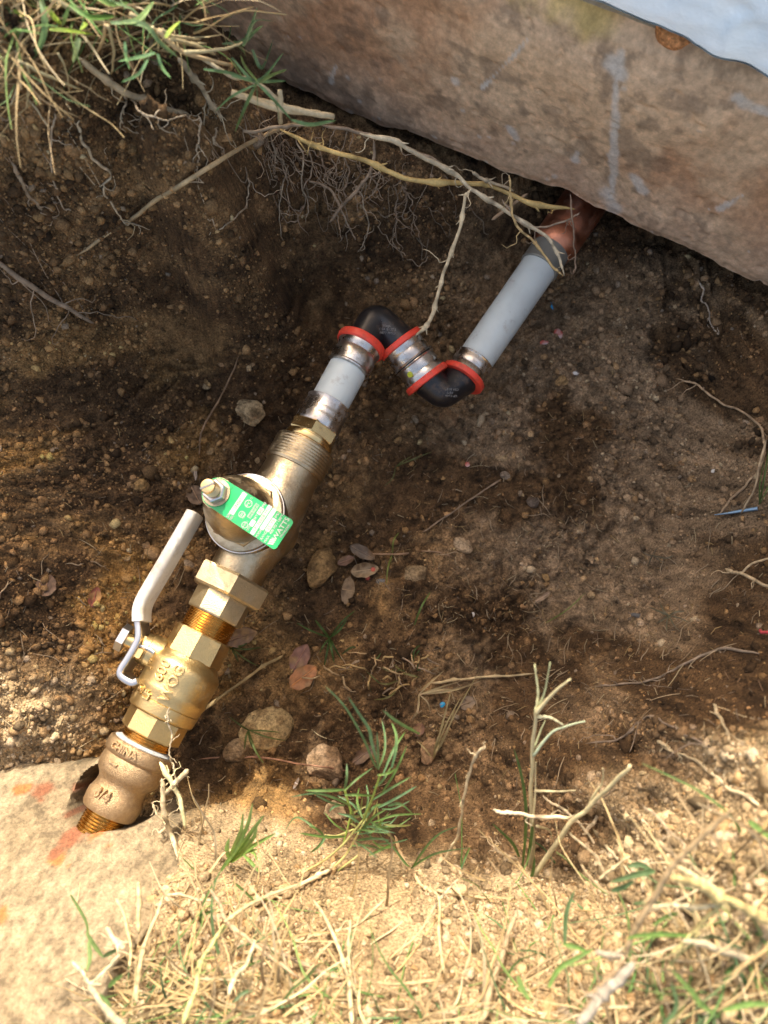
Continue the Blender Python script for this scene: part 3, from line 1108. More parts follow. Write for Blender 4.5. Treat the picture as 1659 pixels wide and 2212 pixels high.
def tagp(x, y, h):
    bend = 0.0
    return stud_px + np.multiply.outer(x, TX) + np.multiply.outer(y, TYv) + np.multiply.outer(h + 0 * np.asarray(x), BD)


def tag_plate(outline, h0, h1):
    n_ = len(outline)
    V = np.concatenate([tagp(outline[:, 0], outline[:, 1], h0), tagp(outline[:, 0], outline[:, 1], h1)])
    F = [list(range(n_))[::-1], [n_ + i for i in range(n_)]] + [[i, (i + 1) % n_, n_ + (i + 1) % n_, n_ + i] for i in range(n_)]
    return V, F


v_, f_ = tag_plate(outl, 0.0, 0.0006)
tg = obj('tag', v_, f_, M['tag'], prv, sharp=30)
tg['label'] = 'green data tag with pale lettering'
K = TLEN / 1346.0                 # metres per unit of the close look
pr_ = Acc(); ink = Acc()


def panel(t0, t1, y0, y1, acc=pr_, h=0.0007):
    # t along the tag from the stud, y across it (reading direction), both in close-look units
    o_ = np.array([(t0 * K, y0 * K), (t1 * K, y0 * K), (t1 * K, y1 * K), (t0 * K, y1 * K)])
    v_, f_ = tag_plate(o_, 0.0003, h)
    acc.add(v_, f_)


def word(s, t, y, size, width=None, acc=pr_, h=0.0008):
    """baseline at t, starting at y; lines read across the tag, towards +y"""
    v_, f_ = text_geo(s, size * K, 0.00008)
    x = v_[:, 0] - v_[:, 0].min()
    if width: x = x * (width * K / max(x.max(), 1e-9))
    yy = v_[:, 1]
    V = tagp(t * K - yy, y * K + x, h + v_[:, 2])
    acc.add(V, f_)


def hollow(t, y, r, acc=pr_):
    for k in range(20):
        a0, a1 = 2 * math.pi * k / 20, 2 * math.pi * (k + 1) / 20
        o_ = np.array([((t + r_ * math.cos(a)) * K, (y + r_ * math.sin(a)) * K) for r_, a in ((r * 0.86, a0), (r, a0), (r, a1), (r * 0.86, a1))])
        v_, f_ = tag_plate(o_, 0.0003, 0.0008)
        acc.add(v_, f_)


panel(365, 450, -160, 235)                    # serial number bar
word('234567', 430, -60, 70, 190, ink)
word('SER.', 405, -240, 62, 90); word('NO.', 470, -240, 62, 76)
hollow(560, -75, 52); panel(545, 552, -110, -40); panel(565, 572, -110, -40)
hollow(555, 120, 62); word('PC', 575, 78, 60, 85); hollow(545, 215, 16)
hollow(700, -190, 52); word('NSF', 715, -230, 50, 80); word('1003', 625, -120, 44, 80); hollow(705, -120, 12)
for a_, b_, c_, d_ in ((655, 660, -60, 190), (715, 720, -60, 190), (655, 720, -60, -54), (655, 720, 184, 190)):
    panel(a_, b_, c_, d_)
word('Designed in', 682, -45, 30, 220); word('CANADA BY', 712, -45, 30, 220)
word('SIZE', 800, -240, 54, 80); panel(752, 825, -152, -50); word('SET', 800, -40, 54, 90); panel(752, 825, 62, 180); word('50', 812, 82, 70, 80, ink); word('PSI', 800, 195, 54, 78)
panel(845, 915, -252, 275); word('LF  N55B M1', 902, -185, 66, 400, ink)
word('MODEL', 990, -255, 56, 160); panel(935, 1005, -110, 270)
word('RANGE', 1078, -240, 60, 165); panel(1022, 1096, -85, 140); word('25-75', 1082, -62, 68, 180, ink); word('PSI', 1076, 160, 54, 90)
word('MAX. 400 PSI / 180\u00b0F', 1152, -250, 56, 510)
for q in (0, 34, 68):
    o_ = np.array([((1185) * K, (-245 + q) * K), (1185 * K, (-223 + q) * K), (1268 * K, (-189 + q) * K), (1268 * K, (-211 + q) * K)])
    v_, f_ = tag_plate(o_, 0.0003, 0.0008); pr_.add(v_, f_)
word('WATTS', 1268, -140, 112, 395)
word('Watts.com', 1322, -60, 52, 240)
pr_.build('tag_lettering', M['tagprint'], prv, smooth=False)
ink.build('tag_figures', M['tagink'], prv, smooth=False)
bolt0 = stud_px
v_, f_ = lathe(bolt0, BD, [(-0.0012, .0078), (0.0012, .0086), (0.0014, .0086)], 36, up=AD)
obj('tag_washer', v_, f_, M['prv'], prv)
v_, f_ = lathe(bolt0, BD, [(0.0012, .0068), (0.0016, .0074), (0.0062, .0074), (0.0068, .0066), (0.0068, .003)], 6, up=AD, rot=0.25)
obj('lock_nut', v_, f_, M['zinc'], prv, sharp=20)
sp = [(0.004, .0046)]
for i in range(7):
    h_ = 0.0066 + i * 0.0011
    sp += [(h_, .0047), (h_ + 0.0005, .0040)]
sp += [(0.0148, .0046), (0.0156, .0042), (0.0158, .003)]
v_, f_ = lathe(bolt0, BD, sp, 36, up=AD)
scr = obj('adjusting_screw', v_, f_, M['brass_smooth'], prv)
sl = np.array([(-0.0044, -0.0006), (0.0044, -0.0006), (0.0044, 0.0006), (-0.0044, 0.0006)])
V = np.concatenate([bolt0 + BD * h_ + np.outer(sl[:, 0], TX * 0.6 + TYv * 0.8) + np.outer(sl[:, 1], TX * -0.8 + TYv * 0.6) for h_ in (0.0150, 0.0161)])
obj('screw_slot', V, [[3, 2, 1, 0], [4, 5, 6, 7], [0, 1, 5, 4], [1, 2, 6, 5], [2, 3, 7, 6], [3, 0, 4, 7]], M['greyink'], prv, smooth=False)

# adapter, crimp sleeve, white pipe
lath('adapter_neck', threads(972, 960, 50, 2, 0.0005) + prof([(959, 52), (948, 52.5), (947, 51)]), 'brass_smooth', line, raw=True)
ad_ = lath('adapter_nut', [(949, 48), (948, 53), (945, 55), (926, 55), (923, 52), (922, 46)], 'brass_smooth', line, n=6, rot=0.1, sharp=15)
lath('adapter_neck', [(960, 53.5), (957, 54.5), (951, 54.5), (949, 52)], 'brass_smooth', line)
lath('crimp_sleeve', [(926, 44), (925, 49.5), (921, 51), (905, 50), (902, 49.2), (899, 49.6), (893, 49), (890, 48.4), (887, 48.8), (879, 48.4), (875, 50), (873, 50.5), (871.5, 48), (872, 43)], 'steel', line, label='ribbed stainless crimp sleeve on the brass adapter')
lath('white_pipe', [(890, 42), (780, 42)], 'pex', line, label='short white plastic pipe')
lath('press_sleeve', [(799, 42), (798, 49), (796, 49.5), (793, 46.5), (785, 47.5), (777, 48.5), (770, 47), (764, 44.5), (759, 46.5), (754, 49), (749, 49), (745, 44)], 'steel', line, label='steel press sleeve at the end of the short white pipe')
lath('red_ring', [(753, 44), (752, 52), (750, 54), (741, 54.5), (738, 53), (737, 40)], 'red', line, n=72)

# elbows
RZ = {}


def PX(u, v, z): return P(u, v, z)


E1a, E1c, E1b = PX(782, 747, .0752), PX(812, 688, .074), PX(864, 741, .068)
E2a, E2c, E2b = PX(923, 820, .060), PX(957, 850, .056), PX(999, 817, .052)
END = PX(1185, 548, .050)


def rounded(a, c, b, k=0.45, m=8):
    q0 = c + (a - c) * k
    q1 = c + (b - c) * k
    t = np.linspace(0, 1, m)[:, None]
    arc = q0 * (1 - t) ** 2 + 2 * c * t * (1 - t) + q1 * t ** 2
    return np.vstack([a[None], (a + q0)[None] / 2, arc, (b + q1)[None] / 2, b[None]])


def seg(o_, d_, rows, n=56):
    return lathe(o_, d_, rows, n)


def elbow(a, c, b, r, label):
    p_ = rounded(a, c, b, 0.28, 8)
    rad = np.full(len(p_), r)
    rad[0] = rad[-1] = r * 1.12
    rad[1] = rad[-2] = r * 1.04
    v_, f_ = tube(p_, rad, 40)
    o_ = obj('elbow', v_, f_, M['black'], line, sharp=50)
    o_['label'] = label
    return o_


r1 = 36 * proj(E1c)[2] / FPX
e1 = elbow(E1a - (E1c - E1a) * 0.05, E1c, E1b, r1, 'upper left black plastic elbow')
e2 = elbow(E2a, E2c, E2b, r1 * 0.97, 'lower right black plastic elbow')


def flat_text(parent, words, origin, xd, nd, size, mat='greyink'):
    xd = xd / np.linalg.norm(xd)
    nd = nd / np.linalg.norm(nd)
    yd = np.cross(nd, xd)
    A = Acc()
    for i, s in enumerate(words):
        v_, f_ = text_geo(s, size, 0.00006)
        v_[:, 0] -= v_[:, 0].mean()
        v_[:, 1] -= i * size * 1.05
        A.add(origin + v_[:, :1] * xd + v_[:, 1:2] * yd + v_[:, 2:] * nd, f_)
    A.build('moulded_print', M[mat], parent, smooth=False)


def toward_cam(p): 
    d_ = np.array([0, 0, ZC]) - p
    return d_ / np.linalg.norm(d_)


nv = toward_cam(E1c)
flat_text(e1, ['Viega', 'CSA B137.5', 'F877 PPSU'], P(838, 706, .074 + 0.0112), np.array([1, -.05, 0.]), np.array([.02, -.15, 1]), 0.0026)
flat_text(e2, ['UP Code', 'F877', 'CSA B137.5'], P(973, 853, .056 + 0.0115), np.array([-1, .05, 0.]), np.array([.0, -.1, 1]), 0.0024)
d2 = (E2a - E1b) / np.linalg.norm(E2a - E1b)
L2 = np.linalg.norm(E2a - E1b)
k = proj((E1b + E2a) / 2)[2] / FPX
v_, f_ = seg(E1b, d2, [(-0.0018, 38 * k), (-0.0016, 51 * k), (-0.001, 52.5 * k), (0.0025, 52.5 * k), (0.0033, 50 * k), (0.0031, 40 * k)], 72)
obj('red_ring', v_, f_, M['red'], line)
v_, f_ = seg(E2a, -d2, [(-0.0018, 38 * k), (-0.0016, 51 * k), (-0.001, 52.5 * k), (0.0025, 52.5 * k), (0.0033, 50 * k), (0.0031, 40 * k)], 72)
obj('red_ring', v_, f_, M['red'], line)


def sleeve_rows(l0, l1, k, flare=True):
    t = l1 - l0
    return [(l0, 44 * k), (l0 + 0.02 * t, 48 * k), (l0 + .25 * t, 47.5 * k), (l0 + .38 * t, 45 * k), (l0 + .52 * t, 46.8 * k), (l0 + .75 * t, 46.2 * k), (l0 + .9 * t, 46 * k), (l0 + .97 * t, 49 * k), (l1, 48.5 * k), (l1, 40 * k)]


mid_ = L2 * 0.5
v_, f_ = seg(E1b, d2, sleeve_rows(0.003, mid_ - 0.0006, k))
obj('press_sleeve', v_, f_, M['steel'], line)['label'] = 'upper of the two steel sleeves between the elbows'
v_, f_ = seg(E2a, -d2, sleeve_rows(0.003, mid_ - 0.0006, k))
sl2 = obj('press_sleeve', v_, f_, M['steel'], line)
sl2['label'] = 'steel sleeve with a green dot'
v_, f_ = seg(E1b, d2, [(mid_ - 0.0016, 44 * k), (mid_ + 0.0016, 44 * k)])
obj('sleeve_gap_pipe', v_, f_, M['black'], line)
# green dot on the second sleeve
dc = E2a - d2 * (0.6 * mid_)
dn = toward_cam(dc)
dd, du, dr = frame_for(d2)
ph_c = math.atan2(dn @ dr, dn @ du) + 0.05
A = Acc()
V = []
for rr_ in (0, 0.0012, 0.0021, 0.0023):
    for a in np.arange(20) * 2 * math.pi / 20:
        S = rr_ * math.cos(a); ph = ph_c + 0.45 + rr_ * math.sin(a) / (47 * k)
        V.append(dc + d2 * S + (47.3 * k + (0.0004 if rr_ < 0.0022 else -0.001)) * (math.cos(ph) * du + math.sin(ph) * dr))
obj('green_dot', V, grid_faces(4, 20, True), M['dot'], sl2)
d3 = (END - E2b) / np.linalg.norm(END - E2b)
k3 = proj((E2b + END) / 2)[2] / FPX
k3a = proj(E2b)[2] / FPX
k3b = proj(END)[2] / FPX
L3 = np.linalg.norm(END - E2b)
v_, f_ = seg(E2b, d3, [(-0.0018, 38 * k), (-0.0016, 50 * k), (-0.001, 51.5 * k), (0.0025, 51.5 * k), (0.0033, 49 * k), (0.0031, 40 * k)], 72)
obj('red_ring', v_, f_, M['red'], line)
v_, f_ = seg(E2b, d3, sleeve_rows(0.003, 0.0175, k3a * 0.94))
obj('press_sleeve', v_, f_, M['steel'], line)['label'] = 'steel sleeve at the foot of the long white pipe'
v_, f_ = seg(E2b, d3, [(0.003, 39.5 * k3a), (L3 * 0.95, 39.5 * k3b)])
obj('white_pipe', v_, f_, M['pex'], line)['label'] = 'long white plastic pipe'
cap0 = L3 * 0.875
v_, f_ = seg(E2b, d3, [(cap0, 40 * k3b), (cap0 + .0003, 43 * k3b), (cap0 + .0012, 43.5 * k3b), (cap0 + .002, 42.5 * k3b), (L3 + .004, 42.5 * k3b)])
obj('end_collar', v_, f_, M['greysleeve'], line)['label'] = 'olive grey collar between white pipe and copper'
v_, f_ = seg(END, d3, [(-0.004, 30 * k3b), (-0.001, 36 * k3b), (0.004, 45 * k3b), (0.010, 49.5 * k3b), (0.017, 50.5 * k3b), (0.019, 49 * k3b), (0.021, 50.5 * k3b), (0.09, 51 * k3b), (0.20, 51 * k3b)])
obj('copper_fitting', v_, f_, M['copper'], line)['label'] = 'copper fitting going in under the concrete'

#PART2
# ------------------------------------------------------------------ loose soil, stones
def pick(u, v):
    return ~over_slab(u, v)


def crumbs(n, u0, u1, v0, v1, rmin, rmax, power, name, sub=1):
    u = RNG.uniform(u0, u1, n)
    v = RNG.uniform(v0, v1, n)
    k = v > over_slab_line(u) + 6
    u, v = u[k], v[k]
    p = Gm(u, v)
    n = len(p)
    r = np.minimum(rmin * (1 - RNG.random(n)) ** (-1 / power), rmax)
    # fewer loose crumbs on the steep far wall, denser in patches
    dens = fbm(p[:, 0], p[:, 1], 0.05, 3, 110)
    k = (RNG.random(n) < 0.55 + 0.6 * dens)
    p, r = p[k], r[k]
    n = len(p)
    bv_, bf_ = ico(sub)
    m_ = len(bv_)
    bf_ = np.array(bf_)
    V = bv_[None] * (1 + RNG.uniform(-0.40, 0.40, (n, m_, 1)) * (1.0 if sub == 1 else 0.7))
    V = V * RNG.uniform(0.62, 1.3, (n, 1, 3))
    a = RNG.uniform(0, 6.28, n)
    ca, sa = np.cos(a)[:, None], np.sin(a)[:, None]
    V = np.stack([V[..., 0] * ca - V[..., 1] * sa, V[..., 0] * sa + V[..., 1] * ca, V[..., 2]], -1)
    V = V * r[:, None, None] + p[:, None] + np.array([0, 0, 1]) * (r * 0.25)[:, None, None]
    F = (bf_[None] + (np.arange(n) * m_)[:, None, None]).reshape(-1, 3)
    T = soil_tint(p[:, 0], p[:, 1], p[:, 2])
    T = T * np.exp(RNG.normal(size=(n, 1)) * (0.48 if sub == 1 else 0.25))
    T = np.minimum(T, [0.42, 0.33, 0.21])
    gold = RNG.random(n) < 0.09 + 0.14 * sm(0.05, -0.15, p[:, 0])
    T[gold] = T[gold] * 0.45 + np.array([0.33, 0.20, 0.085]) * 0.65 * RNG.uniform(0.6, 1.2, (gold.sum(), 1))
    pale = RNG.random(n) < 0.02
    T[pale] = T[pale] * 0.6 + np.array([0.15, 0.125, 0.095])
    o = obj(name, V.reshape(-1, 3), F, M['crumb'], tint=np.repeat(T, m_, 0), sharp=None, smooth=False)
    return tag(o, kind='stuff')


def over_slab_line(u):
    return np.interp(u, [350, 600, 760, 900, 1100, 1310, 1450, 1659, 1900], [20, 190, 272, 322, 392, 472, 532, 612, 730])


crumbs(100000, -120, 1780, 20, 2330, 0.00062, 0.0034, 2.5, 'soil_crumbs')
crumbs(850, -60, 1720, 200, 2250, 0.0022, 0.0060, 2.8, 'soil_clods', 1)


def stone_geo(sub, seed, dims, flat=5, rough=0.05):
    r = np.random.default_rng(seed)
    v, f = ico(sub)
    v = v.copy()
    for _ in range(flat):
        d = r.normal(size=3)
        d /= np.linalg.norm(d)
        c = r.uniform(0.62, 0.9)
        k = v @ d
        v = v - np.outer(np.maximum(k - c, 0) * 0.95, d)
    nz = np.zeros(len(v))
    for o_ in range(4):
        for _ in range(3):
            d = r.normal(size=3) * (2.2 * 2 ** o_)
            nz += np.sin(v @ d + r.uniform(0, 6)) * 0.5 ** o_ / 3
    v = v * (1 + rough * nz)[:, None]
    return v * np.asarray(dims), f, nz


def place(v, p, ang, tilt=None):
    """turn about z by ang and lay on the ground's slope"""
    n = gnormal(p[0], p[1], 0.012)
    n = n * 0.6 + np.array([0, 0, 0.4])
    n /= np.linalg.norm(n)
    x = np.array([math.cos(ang), math.sin(ang), 0])
    x = x - n * (x @ n)
    x /= np.linalg.norm(x)
    y = np.cross(n, x)
    return p + v[:, :1] * x + v[:, 1:2] * y + v[:, 2:] * n


def stone(u, v, w, h, ang, col, label, group=None, seed=0, sub=4, sink=0.35, cat='stone', name='stone', rough=0.05, hz=0.75):
    p = G(u, v)
    k = proj(p)[2] / FPX
    dims = np.array([w * k / 2, h * k / 2, min(w, h) * k / 2 * hz])
    g, f, nz = stone_geo(sub, seed, dims, 9, rough=rough)
    V = place(g, p + [0, 0, dims[2] * (1 - 2 * sink)], math.radians(ang))
    c = np.asarray(col)
    t = c * (1 + 0.25 * nz[:, None])
    dirt = sm(0.1, 0.7, np.sin(g[:, 0] * 260 + seed) * np.sin(g[:, 1] * 310 + 2 * seed) + 0.5 * nz)[:, None] * 0.6
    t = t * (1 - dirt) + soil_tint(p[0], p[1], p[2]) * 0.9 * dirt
    o = obj(name, V, f, M['stone'], loc=p, tint=t, sharp=None)
    return tag(o, label, cat, group)


GS = 'larger stones on the pit floor'
for a in [
    (577, 1566, 128, 92, 12, (.40, .29, .14), 'large pitted tan stone beside the ball valve, orange on one end', 21),
    (512, 1624, 60, 52, 30, (.26, .18, .10), 'brown earthy lump just below the large pitted tan stone', 22),
    (709, 1650, 92, 84, -20, (.25, .17, .10), 'rounded brown stone half buried above the green grass tuft', 23),
    (723, 1758, 48, 58, 10, (.34, .26, .16), 'upright tan stone behind the blades of the green grass tuft', 24),
    (697, 1228, 62, 98, -28, (.30, .19, .08), 'long golden brown stone right of the pressure valve', 25),
    (545, 893, 74, 54, -18, (.36, .27, .15), 'pale yellowish stone left of the crimp sleeve', 26),
    (998, 1180, 56, 36, -10, (.36, .27, .17), 'angular pale stone in the middle of the pit floor', 27),
    (895, 1242, 60, 46, 15, (.25, .18, .10), 'flat brown stone right of the red berries', 28),
    (1090, 1028, 24, 20, 0, (.20, .16, .12), 'round grey pebble at the end of a thin twig', 29),
    (1150, 1085, 28, 26, 0, (.12, .095, .075), 'dark smooth pebble right of the thin twig on the pit floor', 30),
    (968, 905, 40, 44, 40, (.27, .17, .09), 'orange brown clod under the lower black elbow', 31),
    (928, 1620, 40, 62, -20, (.28, .18, .10), 'narrow orange brown stone right of the grass tuft', 32),
    (1248, 1480, 0, 0, 0, None, None, 0),
    (1213, 825, 30, 26, 0, (.34, .22, .10), 'small orange stone low beside the right slope of the long white pipe', 33),
    (305, 1048, 34, 26, 20, (.32, .20, .08), 'flat golden stone on the soil left of the round bonnet', 34),
    (640, 1012, 30, 40, 10, (.27, .17, .09), 'golden brown lump beside the outlet threads', 35),
    (330, 1195, 42, 30, -15, (.30, .19, .09), 'brown stone under the ivory lever grip', 36),
]:
    u, v, w, h, an, col, lab, sd_ = a
    if col is None:
        continue
    stone(u, v, w, h, an, col, lab, GS, sd_, sub=5 if w > 70 else 4, rough=0.13)

meshes_p = 0
for i in range(150):
    z = random.random()
    if z < 0.45:
        u, v = random.gauss(560, 170), random.gauss(980, 170)
    elif z < 0.75:
        u, v = random.gauss(1230, 230), random.gauss(900, 190)
    else:
        u, v = random.uniform(100, 1600), random.uniform(600, 1750)
    if v < over_slab_line(u) + 40 or not (0 < u < 1659):
        continue
    w = 7 + 15 * random.random() ** 2.2
    c = random.choice([(.33, .21, .09), (.27, .17, .085), (.30, .23, .15), (.20, .15, .10), (.24, .14, .07), (.36, .26, .14)])
    stone(u, v, w * 1.2, w * random.uniform(.7, 1), random.uniform(0, 180), c, 'small ochre pebble lying loose on the pit floor', 'loose pebbles', 300 + i, 3, 0.42, 'pebble', 'pebble', rough=0.12)


# ------------------------------------------------------------------ roots, twigs, straw
def on(pts, h=0.003):
    return np.array([G(p[0], p[1], p[2] if len(p) > 2 else h) for p in pts])


def air(pts, z0, z1=None, sag=0.0):
    z1 = z0 if z1 is None else z1
    q = np.array([p[:2] for p in pts], float)
    d = np.concatenate([[0], np.cumsum(np.linalg.norm(np.diff(q, axis=0), axis=1))])
    d /= d[-1]
    return np.array([P(a[0], a[1], z0 + (z1 - z0) * t - sag * 4 * t * (1 - t)) for a, t in zip(q, d)])


STRAW = (.36, .26, .12)
PALE = (.44, .36, .22)
GREYT = (.25, .19, .13)
BROWN = (.20, .125, .07)
CREAM = (.48, .42, .24)


def wander(p, amp, m=6):
    c = catmull(p, m)
    L = np.linalg.norm(np.diff(c, axis=0), axis=1).sum()
    n = len(c)
    w = RNG.normal(size=(n, 3))
    w = (w + np.roll(w, 1, 0) + np.roll(w, -1, 0)) / 3
    w[0] = w[-1] = 0
    return c + w * amp


def twig(name, label, cat, pts, r0, r1, col, group=None, amp=0.0006, rootlets=0, nodes=0, rl=0.02, mat='straw', branches=()):
    A = Acc()
    c = wander(pts, amp, 7)
    n = len(c)
    t = np.linspace(0, 1, n)
    rad = r0 + (r1 - r0) * t
    w_ = RNG.normal(size=n)
    rad = rad * np.clip(1.15 - ((t - .5) * 2.02) ** 12, 0.25, 1)
    rad = rad * (1 + 0.08 * (w_ + np.roll(w_, 1) + np.roll(w_, 2)) / 1.7)
    for k in range(nodes):
        rad = rad * (1 + 0.7 * np.exp(-((t - (k + 0.7) / (nodes + 0.4)) / 0.018) ** 2))
    col = np.asarray(col)

    def tints(m):
        return np.repeat(col * (1 + 0.22 * RNG.normal(size=(m, 1))).clip(0.45, 1.5), 6, 0)
    v, f = tube(c, np.maximum(rad, 0.00018), 6)
    A.add(v, f, tints(n))
    for k in range(nodes):                      # dry sheath scales at the nodes
        i = int((k + 0.7) / (nodes + 0.4) * (n - 1))
        i = min(max(i, 1), n - 2)
        dd = c[i + 1] - c[i - 1]
        dd /= np.linalg.norm(dd)
        for _ in range(2):
            q = RNG.normal(size=3)
            q -= dd * (q @ dd)
            q /= np.linalg.norm(q)
            L = min(random.uniform(2.5, 6) * rad[i], 0.006)
            pp = np.array([c[i], c[i] + dd * L * 0.5 + q * L * 0.25, c[i] + dd * L + q * L * 0.7])
            v, f = tube(catmull(pp, 3), np.linspace(rad[i] * 0.6, 0.00012, 7), 6)
            A.add(v, f, tints(7))
    for bpts, b0, b1 in branches:
        cb = wander(bpts, amp * 0.8, 6)
        v, f = tube(cb, np.linspace(b0, b1, len(cb)), 6)
        A.add(v, f, tints(len(cb)))
    for k in range((rootlets * 3 + 3) // 5):
        i = random.randrange(1, n - 1)
        q = c[i].copy()
        path = [q]
        d = RNG.normal(size=3) * 0.6 + np.array([0, -0.35, -0.75])
        d /= np.linalg.norm(d)
        L = rl * random.uniform(0.4, 1.5)
        m = 9
        for _ in range(m):
            d = d + RNG.normal(size=3) * 0.45
            d /= np.linalg.norm(d)
            q = q + d * L / m
            q[2] = max(q[2], float(H(q[0], q[1])) + 0.0008)
            path.append(q)
        v, f = tube(np.array(path), np.linspace(0.00042, 0.00014, len(path)), 6)
        A.add(v, f, tints(len(path)))
    o = A.build(name, M[mat], sharp=None, loc=c[0])
    return tag(o, label, cat, group)


GR = 'dry stems and roots hanging into the pit from the far edge'
twig('dry_stem', 'long straight straw stem slanting down the far wall left of the pipes', 'stem', on([(165, 552, .012), (300, 462, .018), (420, 378, .022), (560, 300, .025), (652, 262, .02)], .02), .0011, .0016, (.36, .27, .15), GR, .0005, 4, 0)
twig('dry_stem', 'long yellow stem running along the footing edge to the copper fitting', 'stem',
     air([(605, 280), (690, 318), (800, 352), (885, 388), (1000, 396), (1060, 402), (1150, 440), (1242, 452)], .195, .112), .0014, .0016, (.50, .36, .14), GR, .0004, 6, 5)
twig('dry_stem', 'bent cream stem looping in front of the grey collar', 'stem',
     air([(778, 288), (850, 305), (900, 332), (980, 375), (1020, 410), (1080, 448), (1130, 480), (1180, 512), (1205, 552), (1219, 596)], .19, .105), .0016, .0011, (.50, .42, .28), GR, .0004, 4, 5)
twig('dry_stem', 'thin kinked stem folding back beside the looping cream stem', 'stem',
     air([(1217, 596), (1190, 572), (1150, 520), (1117, 490), (1105, 450), (1102, 400), (1100, 378)], .105, .15), .0009, .0008, (.46, .33, .15), GR, .0004, 3, 2)
twig('dry_stem', 'knotted stem hanging down to the red ring of the upper elbow', 'stem',
     air([(1017, 408), (1003, 432), (992, 500), (962, 580), (945, 640), (930, 690), (897, 726)], .165, .092), .0010, .0015, (.50, .41, .26), GR, .0005, 3, 6)
twig('dry_stem', 'short straw stalk poking in from the left edge of the far wall', 'stem', air([(-20, 282), (75, 332), (150, 388)], .25, .205), .0013, .0012, STRAW, GR, .0003, 1, 0)
twig('dry_stem', 'upper thin straw stalk at the left edge of the far wall', 'stem', air([(-20, 235), (40, 275), (73, 306)], .26, .235), .0010, .0009, STRAW, GR, .0003)
twig('root', 'thick grey root with rootlets at the left edge over the dark wall', 'root', on([(-20, 555, .016), (50, 606, .018), (100, 640, .018), (150, 668, .018), (203, 698, .016)]), .0021, .0015, GREYT, GR, .0005, 16, 0, .035)
twig('dry_stem', 'thick pale stem leaving the grass and ending above the dark wall', 'stem', air([(170, 125), (240, 180), (310, 218), (350, 235), (412, 250)], .275, .215), .0019, .0017, (.42, .34, .22), GR, .0005, 8, 3)
twig('dry_stem', 'forked pale stem coming down from the grass to a root knot', 'stem', air([(385, 125), (425, 175), (455, 220), (488, 272)], .26, .20), .0018, .0014, (.44, .37, .25), GR, .0005, 12, 2, .03)
twig('dry_stem', 'arching dry stalk at the left of the grass with a bent end', 'stem', air([(35, 130), (65, 160), (100, 185), (170, 193)], .285, .25), .0014, .0010, (.48, .38, .22), GR, .0005, 3, 2)
twig('root', 'grey forked root in front of the wall below the footing corner', 'root', air([(806, 300), (808, 350), (782, 400), (738, 446), (712, 480)], .15, .10), .0010, .0014, GREYT, GR, .0006, 8, 0, .03,
     branches=[(air([(735, 448), (722, 420), (700, 400), (668, 392)], .10, .115), .0011, .0008), (air([(735, 448), (752, 485), (768, 518)], .10, .08), .0008, .0005)])
twig('root', 'grey root crossing behind the long yellow stem near the footing', 'root', air([(690, 268), (760, 282), (830, 300), (905, 330), (960, 360)], .17, .14), .0012, .0010, (.25, .19, .13), GR, .0008, 10, 0, .025)
twig('root', 'pale root under the footing edge left of the corner', 'root', air([(500, 285), (560, 282), (640, 272), (720, 266)], .19, .17), .0011, .0008, (.32, .25, .17), GR, .0008, 12, 0, .03)
twig('root', 'dangling brown root with a brush of rootlets at the copper fitting', 'root', air([(1232, 420), (1236, 470), (1240, 520), (1242, 555), (1240, 590)], .13, .085), .0007, .0005, (.26, .18, .12), GR, .0006, 5, 0, .016)
twig('root', 'curved grey root across the copper fitting', 'root', air([(1085, 430), (1110, 470), (1150, 490), (1190, 488), (1235, 470), (1252, 458)], .12, .11), .0007, .0008, (.30, .23, .16), GR, .0006, 6, 0, .012)
twig('dry_stem', 'short broken twig stub sticking out under the yellow stem', 'stem', air([(1062, 475), (1095, 450), (1140, 418)], .10, .125), .0012, .0011, (.34, .24, .15), GR, .0003)
twig('dry_stem', 'slanting dry stub between footing edge and yellow stem', 'stem', air([(1020, 372), (1050, 390), (1110, 412)], .15, .13), .0012, .0010, (.42, .34, .22), GR, .0004, 3, 1)
twig('root', 'thin root trailing straight down the dark far wall', 'root', on([(120, 235, .008), (112, 290, .008), (108, 350, .006), (118, 400, .006), (140, 450, .006), (152, 455, .006)]), .0006, .0004, (.33, .26, .18), GR, .0008, 5)
twig('root', 'branching pale root in the middle of the dark far wall', 'root', on([(172, 260, .008), (180, 305, .008), (205, 345, .008), (238, 380, .008), (222, 405, .008), (245, 445, .006), (272, 478, .006), (325, 497, .006)]), .0010, .0005, (.38, .31, .21), GR, .0009, 12, 0, .02)
twig('root', 'hairy brown root low at the left of the far wall', 'root', on([(25, 350, .006), (50, 400, .006), (75, 440, .006), (105, 465, .006), (142, 482, .006)]), .0014, .0006, (.27, .20, .13), GR, .0012, 16, 0, .012)
for k, (pts, lab) in enumerate([
        ([(428, 250), (432, 290), (425, 320), (430, 360), (428, 392)], 'pale rootlet hanging straight from the stem knot'),
        ([(470, 275), (462, 305), (480, 325), (470, 340)], 'curled rootlet right of the stem knot'),
        ([(585, 290), (600, 340), (620, 370), (610, 410), (605, 460), (612, 520)], 'long crooked root down the wall left of the grey fork'),
        ([(640, 300), (655, 350), (650, 400), (665, 440), (660, 480)], 'wavy root down the wall right of the long crooked one'),
        ([(530, 360), (540, 400), (530, 440), (500, 480), (452, 508)], 'root swinging left across the middle of the far wall'),
        ([(770, 400), (785, 440), (795, 480), (788, 520), (772, 545)], 'fine root near the middle of the wall above the elbow'),
        ([(265, 195), (275, 220), (260, 250), (272, 285)], 'short rootlet under the thick pale stem'),
        ([(280, 215), (300, 240), (340, 256), (400, 250)], 'looped rootlet below the end of the thick pale stem')]):
    twig('root', lab, 'root', on([(a, b, .010) for a, b in pts]), .0007, .00035, (.36, .29, .2), GR, .0010, 7, 0, .02)
